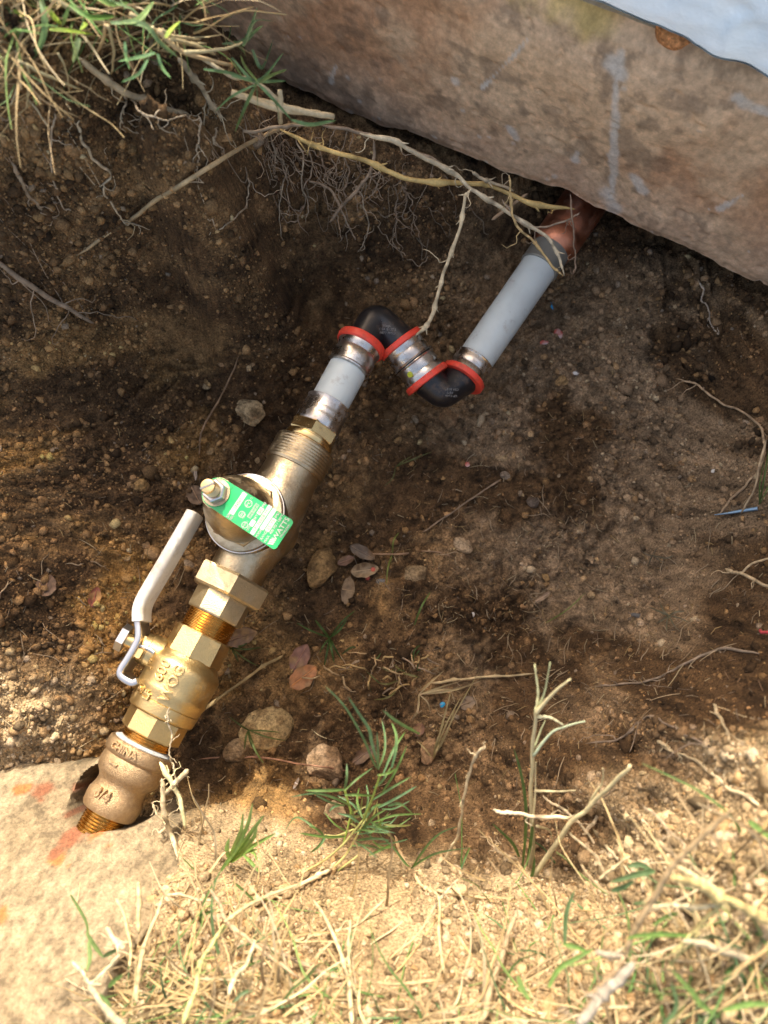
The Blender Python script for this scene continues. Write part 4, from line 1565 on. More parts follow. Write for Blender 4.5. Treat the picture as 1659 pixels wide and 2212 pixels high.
for k in range(18):
    u0, v0 = random.uniform(560, 900), 0
    v0 = np.interp(u0, [560, 700, 900], [300, 320, 400]) + random.uniform(-10, 25)
    L = random.uniform(50, 190)
    q = [(u0, v0, .018)]
    for j in range(1, 6):
        q.append((q[-1][0] + random.gauss(0, 13), v0 + L * j / 5, random.uniform(.004, .012)))
    twig('root', 'thin crooked root hanging down the far wall below the yellow stem', 'root', on(q), random.uniform(.00045, .0008), .00025, random.choice([GREYT, (.30, .23, .16), (.24, .17, .11)]), GR, .0009, random.choice([3, 6, 9]), 0, .02)
# right side
GQ = 'roots and stems on the right slope'
twig('root', 'long tan root curving down the right slope', 'root', on([(1458, 817), (1500, 828), (1530, 850), (1560, 872), (1600, 888), (1640, 918), (1651, 955), (1640, 1010), (1612, 1048), (1580, 1080), (1548, 1115)], .006), .0007, .0011, (.36, .26, .16), GQ, .0006, 4)
twig('root', 'pale forked root at the right edge below the blue strip', 'root', on([(1567, 1228), (1585, 1236), (1605, 1240), (1659, 1266), (1690, 1270)], .012), .0012, .0012, (.46, .36, .22), GQ, .0005, 3, branches=[(on([(1600, 1240, .012), (1630, 1215, .02), (1670, 1205, .02)]), .0008, .0007)])
twig('root', 'small crooked root high on the right slope', 'root', on([(1508, 605), (1520, 630), (1515, 650), (1530, 672), (1540, 705), (1550, 720)], .005), .0008, .0005, (.40, .33, .25), GQ, .0009, 6, 0, .012)
twig('root', 'thin grey root lying across the right slope', 'root', on([(1285, 1482), (1340, 1478), (1400, 1472), (1450, 1448), (1500, 1424), (1560, 1402), (1640, 1412)], .006), .0007, .0010, (.24, .19, .14), GQ, .0007, 5)
twig('root', 'grey root forking on the shaded lower right slope', 'root', on([(1265, 1606), (1340, 1596), (1400, 1548), (1450, 1568), (1500, 1595), (1545, 1618)], .006), .0007, .0007, (.22, .17, .125), GQ, .0007, 3, branches=[(on([(1350, 1590, .006), (1380, 1560, .006), (1360, 1625, .006)]), .0005, .0003)])
twig('dry_stem', 'straight dry stem standing in the soil at the right edge', 'stem', on([(1655, 950, .01), (1640, 1010, .02), (1628, 1060, .015), (1600, 1110, .004)]), .0009, .0008, (.36, .28, .18), GQ, .0004)
for k, (pts, lab) in enumerate([([(1640, 1740), (1560, 1690), (1500, 1640), (1425, 1610)], 'pale root ending at the lit right rim'),
                                ([(1420, 1600), (1450, 1618), (1475, 1640)], 'short pale stub at the lit right rim'),
                                ([(1540, 1520), (1560, 1560), (1575, 1600)], 'dark stub on the right rim'),
                                ([(1280, 1790), (1330, 1850), (1370, 1900)], 'thin pale root down the lit lower bank')]):
    twig('root', lab, 'root', on([(a, b, .008) for a, b in pts]), .0011, .0006, (.46, .38, .24), GQ, .0007, 4, 0, .012)
twig('root', 'thin red rootlet at the right edge of the pit', 'root', on([(1640, 1362, .01), (1652, 1366, .012), (1680, 1368, .012)]), .0009, .0011, (.42, .06, .07), None, .0003)
# floor
twig('twig', 'thin brown twig standing against the soil left of the crimp sleeve', 'twig', on([(516, 768, .002), (498, 815, .005), (470, 868, .007), (445, 912, .005), (433, 945, .003), (430, 985, .001)]), .0007, .0009, (.23, .15, .085), None, .0003)
twig('twig', 'thin grey twig with its end on the round grey pebble', 'twig', on([(1082, 1035, .006), (1030, 1070, .004), (960, 1118, .002), (912, 1150, .002)]), .0008, .0007, (.22, .16, .11), None, .0003)
twig('twig', 'brown twig lying level right of the dead leaves', 'twig', on([(790, 1198, .005), (870, 1196, .004), (930, 1190, .003), (980, 1202, .002)]), .0009, .0005, (.28, .18, .11), None, .0004)
twig('twig', 'long straw stem from the ball valve towards the orange leaf', 'stem', on([(380, 1575, .006), (470, 1510, .008), (560, 1445, .008), (612, 1415, .006)]), .0010, .0012, (.33, .24, .11), None, .0004, 2, 2)
twig('twig', 'reddish twig across the soil below the pitted tan stone', 'twig', on([(430, 1640, .003), (520, 1635, .005), (590, 1640, .008), (680, 1655, .02), (750, 1665, .008)]), .0007, .0008, (.28, .15, .09), None, .0004)
twig('twig', 'straw stalk lying level right of the dry weed clump', 'stem', on([(930, 1475, .006), (990, 1468, .006), (1060, 1462, .005), (1155, 1455, .003)]), .0012, .0009, (.44, .35, .2), None, .0004, 0, 2)
twig('root', 'fine hairy root hanging on the ball valve', 'root', air([(366, 1528), (362, 1560), (371, 1590), (366, 1625), (376, 1665), (385, 1700)], .14, .11), .0006, .0005, (.50, .42, .27), None, .0007, 14, 0, .008)
GT = 'pale root stubs beside the coupling'
twig('root_stub', 'pale upright root stub with fine hairs right of the coupling', 'root', np.array([P(349, 1682, .125), P(352, 1720, .122), P(356, 1760, .117), P(372, 1815, .108), P(395, 1905, .128)]), .0015, .0018, PALE, GT, .0004, 22, 1, .014)
twig('root_stub', 'pale root stub leaning right at the top of the coupling stubs', 'root', np.array([P(407, 1662, .128), P(380, 1690, .124), P(352, 1720, .12)]), .0016, .0015, PALE, GT, .0003, 5, 0, .008)
twig('root_stub', 'greenish pale stem from the coupling rim down to the soil', 'root', np.array([P(345, 1646, .125), P(368, 1688, .122), P(388, 1725, .118), P(400, 1790, .110)]), .0015, .0013, (.60, .55, .30), GT, .0004, 8, 0, .01)
twig('root_stub', 'thin pale sprig over the dark hole', 'root', np.array([P(330, 1735, .122), P(340, 1760, .120), P(356, 1785, .115), P(345, 1800, .118)]), .0006, .0008, PALE, GT, .0005, 12, 0, .008)

# straw clippings strewn on the floor
shapes = []
for i in range(10):
    L = random.uniform(0.007, 0.026)
    c = np.array([[-L / 2, 0, 0], [-L / 6, random.uniform(-.1, .1) * L, 0.0006], [L / 5, random.uniform(-.12, .12) * L, 0.001], [L / 2, random.uniform(-.10, .10) * L, 0]])
    c = catmull(c, 4)
    v, f = strip(c, np.full(len(c), random.uniform(0.00028, 0.00055)) * np.sin(np.linspace(0.35, 2.9, len(c))), 0.5, side=(0, 1, 0), thick=0.0003)
    col = np.array(random.choice([STRAW, PALE, (.36, .27, .17), (.27, .19, .11), (.40, .31, .20)])) * 0.8
    shapes.append(mesh('straw_clipping', v, f, M['straw'], sharp=None, tint=np.tile(col, (len(v), 1))))
cnt = 0
while cnt < 230:
    z = random.random()
    if z < 0.62:
        u, v = random.gauss(1180, 190), random.gauss(1330, 190)
    elif z < 0.8:
        u, v = random.uniform(0, 330), random.gauss(1420, 130)
    else:
        u, v = random.uniform(350, 1550), random.uniform(1000, 1750)
    if not (5 < u < 1650):
        continue
    p = G(u, v, 0.0012)
    n = gnormal(p[0], p[1], 0.004)
    a = random.uniform(0, 6.28)
    x = np.array([math.cos(a), math.sin(a), random.uniform(-.25, .25)])
    x -= n * (x @ n)
    x /= np.linalg.norm(x)
    y = np.cross(n, x)
    o = bpy.data.objects.new('straw_clipping', shapes[cnt % 10])
    o.matrix_world = Matrix(((x[0], y[0], n[0], p[0]), (x[1], y[1], n[1], p[1]), (x[2], y[2], n[2], p[2]), (0, 0, 0, 1)))
    COL.objects.link(o)
    tag(o, 'thin dry straw clipping lying loose on the dark pit floor', 'straw', 'straw clippings strewn on the pit floor')
    cnt += 1
A = Acc()
for i in range(1500):
    z = random.random()
    u, v = (random.gauss(1150, 240), random.gauss(1350, 260)) if z < .6 else (random.uniform(0, 1650), random.uniform(900, 1800))
    if v < over_slab_line(u) + 30 or not (-30 < u < 1690):
        continue
    p = G(u, v, 0.0008)
    L = random.uniform(0.003, 0.011)
    a = random.uniform(0, 6.28)
    d = np.array([math.cos(a), math.sin(a), random.uniform(-.2, .2)]) * L / 2
    m_ = RNG.normal(size=3) * L * 0.08
    v_, f_ = tube(np.array([p - d, p + m_, p + d]), random.uniform(0.00016, 0.00034), 4)
    A.add(v_, f_, np.array(random.choice([STRAW, PALE, GREYT, BROWN, (.36, .27, .17)])) * random.uniform(.5, .9))
tag(A.build('straw_litter', M['straw'], sharp=None), kind='stuff')
# hair-fine roots on the far wall
A = Acc()
for i in range(40):
    u, v = random.gauss(690, 110), random.gauss(390, 60)
    if i % 4 == 0:
        u, v = random.uniform(0, 500), random.uniform(230, 600)
    if v < over_slab_line(u) + 25 or u < -30:
        continue
    q = G(u, v, 0.004)
    if gnormal(q[0], q[1], .01)[2] < 0.55:
        continue
    d = np.array([random.uniform(-1.4, 1.4), random.uniform(-1, 0.1), 0.0])
    path = [q]
    L = random.uniform(0.015, 0.06)
    for _ in range(14):
        d = d + np.append(RNG.normal(size=2) * 0.8, 0) + np.array([0, -0.12, 0])
        d /= np.linalg.norm(d)
        q = q + d * L / 14
        q[2] = float(H(q[0], q[1])) + random.uniform(0.001, 0.006)
        path.append(q)
    v_, f_ = tube(catmull(path, 2), random.uniform(0.00018, 0.00036), 4)
    A.add(v_, f_, np.array((.36, .28, .19)) * random.uniform(.55, 1.15))
tag(A.build('fine_roots', M['straw'], sharp=None), kind='stuff')


# ------------------------------------------------------------------ dead leaves and odd bits
def leaf(u, v, L, W, ang, col, label, h=0.003, curl=0.12, cat='leaf', tilt=0.0, group='dead leaves on the pit floor'):
    p = G(u, v, h)
    k = proj(p)[2] / FPX
    L, W = L * k, W * k
    nu, nv_ = 17, 9
    s = np.linspace(-1, 1, nu)
    w = np.clip(1 - np.abs(s) ** 2.2, 0, 1) ** 0.75 * (1 - 0.12 * s)
    S, Tt = np.meshgrid(s, np.linspace(-1, 1, nv_), indexing='ij')
    Wd = w[:, None] * np.ones(nv_)
    sd_ = random.uniform(0, 9)
    x = S * L / 2
    y = Tt * Wd * W / 2 * (1 + 0.06 * np.sin(S * 9 + sd_))
    z = curl * L * (0.35 * S ** 2 + 0.5 * (Tt * Wd) ** 2) + 0.012 * L * np.sin(S * 5 + Tt * 4 + sd_) + tilt * y
    z2 = z - 0.00035
    g = np.concatenate([np.stack([x, y, z], -1).reshape(-1, 3), np.stack([x, y, z2], -1).reshape(-1, 3)])
    F = grid_faces(nu, nv_).tolist()
    n_ = nu * nv_
    F += [[n_ + i for i in q[::-1]] for q in F]
    V = place(g, p, math.radians(ang))
    t = np.asarray(col) * 0.82 * (1 + 0.25 * np.sin(g[:, :1] * 700 + sd_) * np.sin(g[:, 1:2] * 900 + sd_))
    dirt = sm(0.15, 0.6, np.abs(fbm(V[:, 0], V[:, 1], 0.008, 3, 150)) + (0.0 if 'orange' not in label else -0.2))[:, None] * 0.75
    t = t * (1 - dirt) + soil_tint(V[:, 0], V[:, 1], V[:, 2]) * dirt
    o = obj('dead_leaf', V, F, M['leaf'], loc=p, tint=t, sharp=None)
    tag(o, label, cat, group)
    mid_ = nv_ // 2
    pr = V[:n_].reshape(nu, nv_, 3)[1:-1, mid_] + [0, 0, 0.0003]
    v_, f_ = tube(pr, np.linspace(0.0006, 0.0002, len(pr)), 5)
    obj('midrib', v_, f_, M['straw'], o, tint=np.tile(np.asarray(col) * 1.35, (len(v_), 1)), sharp=None)
    return o


leaf(655, 1462, 72, 44, 38, (.36, .155, .055), 'smooth orange brown oval leaf right of the ball valve', .007, .06)
leaf(648, 1421, 66, 40, 62, (.22, .11, .075), 'dull reddish leaf lying behind the orange oval leaf', .004, .16)
leaf(520, 1376, 76, 38, 18, (.17, .10, .06), 'long dark brown leaf under the amber nipple', .006, .14)
leaf(423, 1070, 46, 40, -60, (.24, .15, .085), 'round brown leaf beside the adjusting screw of the valve', .006, .1)
leaf(421, 1024, 30, 9, -80, (.36, .30, .24), 'slim pale curled leaf above the round brown leaf', .004, .3)
leaf(783, 1193, 62, 27, -28, (.115, .088, .065), 'grey brown leaf above the red berries', .006, .15)
leaf(748, 1211, 40, 20, 20, (.19, .11, .075), 'small reddish leaf left of the grey brown leaf', .005, .15)
leaf(788, 1232, 62, 32, 8, (.27, .20, .12), 'crumpled tan leaf under the red berries', .004, .35)
leaf(752, 1275, 30, 58, -10, (.23, .16, .09), 'dry folded leaf below the crumpled tan leaf', .004, .3)
leaf(1010, 1518, 44, 28, 20, (.17, .125, .085), 'dull leaf flat on the soil by the blue chip', .003, .1)
leaf(785, 1630, 70, 26, 35, (.15, .095, .065), 'dark leaf under the tips of the green tuft', .005, .15)
leaf(905, 1575, 30, 24, 60, (.20, .105, .07), 'reddish leaf scrap behind the straw weeds', .004, .15)
leaf(100, 1265, 50, 40, 70, (.17, .10, .06), 'dark leaf among the litter left of the lever', .003, .12)
leaf(205, 1290, 46, 26, 80, (.22, .07, .045), 'dark red leaf in the litter behind the lever', .004, .2)
leaf(640, 1692, 8, 26, -25, (.55, .53, .50), 'tiny white husk by the rounded brown stone', .004, .2, 'husk', group=None)
leaf(1172, 1290, 40, 12, 30, (.30, .22, .15), 'small pale leaf sliver among the straw clippings', .004, .2)


def lump(name, u, v, w, h, mat, label, cat, seed, hz=0.6, sub=3, rough=0.12, raise_=0.0, sink=0.2):
    p = G(u, v)
    k = proj(p)[2] / FPX
    dims = np.array([w, h, min(w, h) * hz]) * k / 2
    g, f, nz = stone_geo(sub, seed, dims, 3, rough)
    V = place(g, p + [0, 0, dims[2] * (1 - 2 * sink) + raise_], random.uniform(0, 1))
    return tag(obj(name, V, f, M[mat], loc=p, sharp=None), label, cat)


lump('blue_chip', 955, 1522, 14, 11, 'bluebit', 'bright blue plastic chip on the soil above the green tuft', 'chip', 61, .3)
lump('blue_fleck', 1191, 661, 5, 18, 'bluebit', 'tiny blue fleck right of the long white pipe', 'chip', 62, .3)
lump('red_chip', 1177, 739, 26, 11, 'redbit', 'red and white paint chip beside the long white pipe', 'chip', 63, .4)
lump('red_crumb', 1205, 722, 22, 22, 'redbit', 'dull red crumb next to the red and white chip', 'chip', 64, .4)
lump('white_chip', 1017, 1329, 18, 13, 'white', 'small white plaster crumb on the middle of the floor', 'chip', 65, .6)
lump('grey_chip', 1244, 806, 14, 9, 'white', 'pale grey chip above the small orange stone', 'chip', 66, .4)
lump('red_fleck', 1010, 1003, 16, 11, 'redbit', 'tiny dark red fleck on the pale soil patch', 'chip', 67, .4)
lump('berry', 794, 1249, 11, 11, 'berry', 'dull red berry below the other one under the leaf', 'berry', 68, .9, 3, .02, .002)
lump('berry', 806, 1232, 10, 10, 'berry', 'dull red berry touching the crumpled tan leaf', 'berry', 69, .9, 3, .02, .004)
lump('white_chip', 1540, 1018, 10, 9, 'white', 'small white crumb high on the right slope', 'chip', 70, .6)
lump('blue_husk', 822, 1255, 20, 12, 'bug', 'greyish husk beside the lower red berry', 'husk', 71, .4)
# blue strip on the right slope
bp_ = on([(1543, 1112), (1560, 1110), (1580, 1107), (1605, 1103), (1636, 1098)], .006)
c_ = catmull(bp_, 5)
v_, f_ = strip(c_, np.concatenate([np.linspace(.0003, .0011, 12), np.linspace(.0011, .0014, len(c_) - 12)]), 0.3)
tag(obj('tape_strip', v_, f_, M['blue'], loc=c_[0], sharp=None), 'strip of pale blue plastic tape on the right slope', 'tape')
# a small ribbed bug
bp0 = G(1378, 1330, .002)
bug = empty('woodlouse', bp0, 'small grey segmented bug on the right slope by a root', 'bug')
A = Acc()
for i in range(8):
    t = (i - 3.5) / 4
    r_ = 0.0021 * math.sqrt(1 - t * t * 0.85)
    g, f = ico(2)
    A.add(bp0 + np.array([t * 0.0048, -t * 0.001, 0]) + g * [0.0010, r_, r_ * 0.8], f)
A.build('shell', M['bug'], bug, sharp=None)
for sy in (-1, 1):
    v_, f_ = tube(np.array([bp0 + [-.004, sy * .0006, 0], bp0 + [-.006, sy * .0016, .0008], bp0 + [-.0072, sy * .0026, 0]]), .00018, 5)
    obj('feeler', v_, f_, M['bug'], bug, sharp=None)
# earth lumps by the packing nut and a chunk on the footing
# plastic sheet on the footing
us = np.linspace(0, 1, 70)
vs = np.linspace(0, 1, 36)
e_a = []
for u_, v_ in ((1180, -95), (1335, -8), (1480, 46), (1560, 92), (1659, 135), (1760, 180)):
    r_ = ray(u_, v_)
    t_ = (ZT + 0.016 - ZC) / r_[2]
    e_a.append(np.array([0, 0, ZC]) + r_ * t_)
e_a = catmull(np.array(e_a), 14) - np.array([SN[0], SN[1], 0]) * 0.008
e_a = e_a[np.linspace(0, len(e_a) - 1, 70).astype(int)]
rows = []
for k in range(40):
    dn = k / 39 * 0.135
    q = e_a + np.array([SN[0], SN[1], 0]) * dn
    ax = q[:, :2] @ SD
    q = q.copy()
    q[:, 2] = ZT + 0.0085 + 0.0016 * fbm(ax, np.full(len(ax), dn), 0.05, 3, 130) + 0.003 * np.abs(fbm(ax * 0.8 + dn, dn * 1.5 - ax, 0.03, 2, 134)) + 0.006 * math.exp(-dn / 0.008)
    rows.append(q)
Vt = np.concatenate(rows)
n_ = len(Vt)
F = grid_faces(40, 70)[:, ::-1].tolist()
F += [[n_ + i for i in q[::-1]] for q in F]
sheet = obj('plastic_sheet', np.concatenate([Vt, Vt - [0, 0, .0012]]), F, M['film'], sharp=None)
tag(sheet, 'pale bluish crumpled plastic sheet lying on top of the concrete footing', 'plastic sheet')
a_, z_ = slab_pt(1470, 44)
pc = np.array([*(SD * a_ + SN * (S0 + 0.002)), z_ - 0.012])
g, f, nz = stone_geo(4, 77, (.012, .007, .006), 4, .06)
x_ = np.array([SD[0], SD[1], 0]); y_ = np.array([SN[0], SN[1], 0])
tag(obj('orange_lump', pc + g[:, :1] * x_ + g[:, 1:2] * y_ + g[:, 2:] * [[0, 0, 1]], f, M['stone'], loc=pc, tint=np.tile([.55, .25, .10], (len(g), 1)), sharp=None),
    'orange lump under the edge of the plastic sheet', 'lump')


# ------------------------------------------------------------------ grass
GREEN = (.13, .22, .055)
TEAL = (.12, .22, .10)
LIME = (.24, .34, .06)


def blade_obj(parent, pts, hw, col, name='blade', tipcol=None, fold=0.35, side=None, tubular=False):
    c = catmull(np.asarray(pts, float), 6)
    n = len(c)
    hw = hw * 0.74
    t = np.linspace(0, 1, n)
    if tubular:
        v, f = tube(c, np.linspace(hw, hw * 0.7, n), 6)
        k = 6
    else:
        w = hw * np.minimum(1, 0.55 + 1.6 * t) * np.sqrt(np.clip(1 - t ** 3, 0.004, 1))
        v, f = strip(c, w, fold, thick=0)
        k = 3
    col = np.asarray(col)
    tc = col if tipcol is None else np.asarray(tipcol)
    tt_ = np.repeat((col[None] * (1 - t[:, None]) + tc[None] * t[:, None]) * (1 + 0.1 * RNG.normal(size=(n, 1))), k, 0)
    return obj(name, v, f, M['blade'] if name == 'blade' else M['straw'], parent, tint=tt_.clip(0.005, 1), sharp=38)


def c4(x, y):
    return 432 + x / 2.56, 1350 + y / 2.56


def c5(x, y):
    return 918 + x / 2.239, 1404 + y / 2.239


def c7(x, y):
    return 540 + x / 2.56, 1782 + y / 2.56


def half(x, y):
    return x / 2.0, y / 2.0


def lines(fn, raw):
    return [[fn(*p) for p in l] for l in raw]


# the green tuft at the middle of the near rim
tb = G(725, 1858)
tuft = empty('grass_tuft', tb, 'large green tuft with cream stalks leaning from the near rim over the pit floor', 'grass')
stems = [([(560, 1375), (690, 1300), (790, 1215), (860, 1130), (905, 1075)], .110, .14), ([(905, 1075), (945, 980), (970, 910), (995, 830)], .14, .18),
         ([(700, 1375), (790, 1290), (850, 1200), (890, 1120), (930, 1060)], .108, .12), ([(880, 1270), (830, 1310), (760, 1360)], .115, .107),
         ([(690, 1165), (760, 1165), (850, 1130)], .105, .115), ([(800, 910), (820, 985), (835, 1040), (820, 1110), (790, 1220)], .14, .118)]
for pts, z0, z1 in stems:
    blade_obj(tuft, air([c4(*p) for p in pts], z0, z1), .0011, (.46, .38, .16) if z0 < .12 else (.20, .25, .05), 'stem', (.30, .32, .10) if z0 < .12 else LIME, tubular=True)
tr = [[(990, 800), (960, 760), (900, 620), (800, 450), (690, 335)], [(990, 790), (950, 650), (935, 575), (880, 490), (820, 398)], [(1010, 470), (1090, 535), (1215, 603)][::-1],
      [(985, 800), (1020, 700), (1022, 610), (1005, 525)], [(985, 790), (985, 700), (978, 590)], [(1060, 790), (1082, 690), (1085, 610), (1060, 540)], [(1010, 830), (1070, 690), (1135, 590)],
      [(1000, 940), (1080, 810), (1145, 665)], [(950, 970), (1060, 900), (1165, 840)], [(985, 1010), (1090, 955), (1200, 890)], [(1040, 1000), (1110, 988), (1175, 1042)], [(960, 1090), (1080, 1052), (1230, 1045)],
      [(800, 910), (700, 915), (580, 915)], [(830, 1000), (760, 962), (640, 930), (500, 950)], [(800, 905), (812, 840), (812, 765)], [(800, 915), (870, 850), (955, 790)], [(800, 940), (880, 940), (960, 945)],
      [(800, 1000), (720, 980), (640, 940)], [(690, 1170), (620, 1110), (530, 1065), (460, 1150)], [(800, 1170), (690, 1170), (545, 1150)], [(690, 1170), (650, 1130), (600, 1110)], [(850, 1150), (950, 1110), (1060, 1085)],
      [(870, 1190), (960, 1180), (1050, 1190)], [(880, 1150), (960, 1060), (1030, 1020)], [(900, 1070), (870, 980), (880, 900)], [(910, 1060), (930, 960), (920, 880)], [(840, 1220), (930, 1220), (1020, 1250)],
      [(860, 1200), (920, 1240), (980, 1290)], [(930, 1080), (1000, 1120), (1060, 1130)], [(700, 1160), (660, 1220), (610, 1260)], [(890, 1100), (830, 1060), (760, 1040)], [(980, 830), (1040, 820), (1090, 790)],
      [(960, 900), (1010, 860), (1060, 780)], [(905, 1080), (960, 1010), (1010, 990)], [(880, 1130), (960, 1140), (1050, 1150)]]
for i, l in enumerate(tr):
    z0 = .12 + .03 * (1 - min(max((l[0][1] - 790) / 400, 0), 1))
    z0 = z0 + max(z0 - .115, 0) * .9
    z1 = z0 + random.uniform(-.02, .025)
    if i in (0, 1, 2): z1 = z0 + .045
    blade_obj(tuft, air([c4(*p) for p in l], z0, z1, -.004), random.uniform(.0008, .00125), random.choice([GREEN, TEAL, (.10, .17, .05)]), 'blade', random.choice([TEAL, GREEN, (.12, .19, .09)]))
for i in range(26):
    a = c4(random.gauss(900, 70), random.gauss(1120, 70))
    ang = random.uniform(-2.6, 0.9)
    L = random.uniform(30, 75)
    b = (a[0] + math.cos(ang) * L, a[1] + math.sin(ang) * L)
    m_ = ((a[0] + b[0]) / 2 + random.uniform(-9, 9), (a[1] + b[1]) / 2 + random.uniform(-9, 9))
    z0 = random.uniform(.108, .13)
    blade_obj(tuft, air([a, m_, b], z0, z0 + random.uniform(-.01, .02), -.003), random.uniform(.0006, .001), random.choice([GREEN, TEAL, (.22, .22, .07)]))

# small tuft left of it
tb = G(495, 1862)
tuft = empty('grass_tuft', tb, 'small bright green tuft on the lit rim right of the concrete block', 'grass')
for l, z1 in [([(150, 1330), (190, 1230), (230, 1130), (238, 1040)], .185), ([(160, 1310), (230, 1180), (270, 1090), (292, 985)], .19), ([(165, 1310), (260, 1180), (355, 1050)], .18), ([(170, 1310), (250, 1240), (300, 1170), (318, 1115)], .17),
              ([(175, 1310), (280, 1230), (420, 1150)], .15), ([(100, 1382), (150, 1310), (200, 1240), (250, 1150)], .16), ([(250, 1240), (300, 1260), (318, 1305)], .125), ([(180, 1300), (255, 1255), (320, 1240)], .135),
              ([(240, 1270), (290, 1320), (330, 1370)], .118), ([(170, 1310), (150, 1240), (160, 1180)], .15), ([(200, 1290), (270, 1200), (330, 1150)], .16)]:
    blade_obj(tuft, air([c4(*p) for p in l], .118, z1), random.uniform(.0014, .0019), random.choice([(.22, .36, .09), (.24, .40, .08), LIME]), 'blade', (.24, .38, .12))
# lone arching blades right of the tuft
tb = P(890, 1876, .105)
tuft = empty('grass_tuft', tb, 'few thin green blades arching over the rim right of the large tuft', 'grass')
for l, z1 in [([(900, 232), (945, 160), (1000, 90), (1060, 40), (1145, 8)], .14), ([(890, 240), (960, 190), (1050, 150), (1215, 125)], .15), ([(1215, 125), (1190, 180), (1165, 250)], .12), ([(880, 245), (830, 300), (770, 390)], .13), ([(885, 235), (850, 200), (790, 120), (720, 60)], .12)]:
    blade_obj(tuft, air([c7(*p) for p in l], .108, z1), .0010, GREEN, 'blade', TEAL)

# tall pale weed stalks at the right
GP = 'tall pale weed stalks on the near rim'


def stalk(label, main, branches, z0, z1, r0, col=CREAM):
    up = lambda z: z + max(z - .108, 0) * .75
    z0, z1 = up(z0), up(z1)
    branches = [(b, up(p), up(q), r_, c_, nm) for b, p, q, r_, c_, nm in branches]
    e = empty('weed_stalk', P(*c5(*main[0]), z0), label, 'weed', GP)
    pts = air([c5(*p) for p in main], z0, z1)
    v, f = tube(wander(pts, .0004, 6), np.linspace(r0 * .85, r0 * .42, (len(main) - 1) * 6 + 1), 7)
    obj('stem', v, f, M['straw'], e, tint=np.tile(col, (len(v), 1)) * (1 + .12 * RNG.normal(size=(len(v), 1))), sharp=None)
    for b, za, zb_, r_, c_, nm in branches:
        pts = air([c5(*p) for p in b], za, zb_)
        cc = wander(pts, .0002, 6)
        rr_ = np.linspace(r_ * .85, r_ * .3, len(cc))
        if nm == 'seed_head':
            rr_ = r_ * .8 * (1 + .3 * np.sin(np.arange(len(cc)) * 2.4)) * np.sqrt(np.linspace(1, .15, len(cc)))
        v, f = tube(cc, rr_, 6)
        obj(nm, v, f, M['straw'], e, tint=np.tile(c_, (len(v), 1)), sharp=None)
    return e


stalk('tall upright pale weed stalk with forked top leaning over the pit', [(490, 1090), (518, 1000), (520, 850), (513, 700), (520, 500), (535, 300)],
      [([(535, 300), (548, 200), (530, 70)], .17, .18, .0010, (.56, .55, .30), 'seed_head'), ([(535, 310), (600, 230), (705, 140)], .17, .185, .0014, CREAM, 'branch'), ([(545, 285), (580, 200), (605, 60)], .17, .185, .0008, (.42, .45, .25), 'branch'),
       ([(525, 510), (600, 410), (680, 370), (775, 345)], .155, .17, .0010, (.40, .46, .30), 'branch'), ([(528, 470), (560, 390), (582, 340)], .155, .16, .0008, (.42, .45, .25), 'branch'), ([(548, 322), (610, 330), (670, 365)], .17, .165, .0011, (.58, .54, .33), 'seed_head'),
       ([(530, 682), (620, 684), (728, 680)], .145, .15, .0010, CREAM, 'branch'), ([(540, 852), (600, 872), (615, 915)], .13, .12, .0010, CREAM, 'branch'), ([(520, 850), (533, 700), (536, 540)], .135, .15, .0009, CREAM, 'branch')], .105, .17, .0021)
stalk('slanting pale weed stalk right of the tall upright one', [(440, 1170), (510, 1110), (560, 1040), (620, 950), (700, 840), (800, 760), (900, 655), (992, 558)],
      [([(790, 762), (825, 690), (858, 640), (860, 572)], .15, .165, .0010, CREAM, 'branch'), ([(640, 920), (700, 830), (790, 772)], .13, .15, .0009, CREAM, 'branch'), ([(530, 1085), (500, 1060), (520, 950)], .11, .12, .0009, CREAM, 'branch')], .11, .175, .0022)
e = empty('grass_tuft', P(*c5(480, 1050), .11), 'tall thin green blades at the foot of the pale weed stalks', 'grass')
for l, z1 in [([(470, 1060), (485, 900), (487, 750), (465, 600), (430, 475)], .18), ([(490, 1050), (515, 900), (520, 800)], .15), ([(455, 1000), (420, 930), (325, 838)], .14), ([(460, 1290), (480, 1150), (480, 1040)], .12), ([(470, 1200), (520, 1080), (530, 1000)], .14), ([(440, 1330), (470, 1200), (475, 1100)], .13)]:
    blade_obj(e, air([c5(*p) for p in l], .115, z1), .0013, GREEN, 'blade', (.10, .19, .06))
GU = 'roots reaching over the near rim'
twig('root', 'thin pale hairy root standing over the rim left of the weed stalks', 'root', air([c5(*p) for p in [(60, 1055), (140, 940), (170, 830), (185, 740), (205, 640), (240, 520), (288, 465)]], .10, .20), .0009, .0007, PALE, GU, .0003, 14, 0, .005)
twig('root', 'knotty pale root lying level across the weed stalks', 'root', air([c5(*p) for p in [(328, 775), (400, 785), (480, 802), (600, 810), (722, 798)]], .175, .165), .0010, .0011, (.56, .46, .30), GU, .0007, 6, 0, .008)
twig('root', 'crooked root from the weed stalks up to the soil hump', 'root', air([c5(*p) for p in [(760, 890), (800, 855), (850, 790), (900, 735), (940, 690), (980, 655), (1030, 648)]], .135, .14), .0011, .0012, (.50, .41, .27), GU, .0008, 8, 0, .01)
twig('root', 'thin forked root behind the slanting stalk', 'root', air([c5(*p) for p in [(570, 700), (630, 750), (700, 795), (760, 860), (830, 960), (880, 1080)]], .12, .15), .0008, .0008, (.50, .42, .28), GU, .0007, 5, 0, .008)
twig('root', 'tangled rootlets left of the green blades on the rim', 'root', air([c5(*p) for p in [(330, 940), (360, 980), (400, 990), (450, 1020)]], .12, .115), .0009, .0007, (.50, .41, .27), GU, .0008, 12, 0, .01)
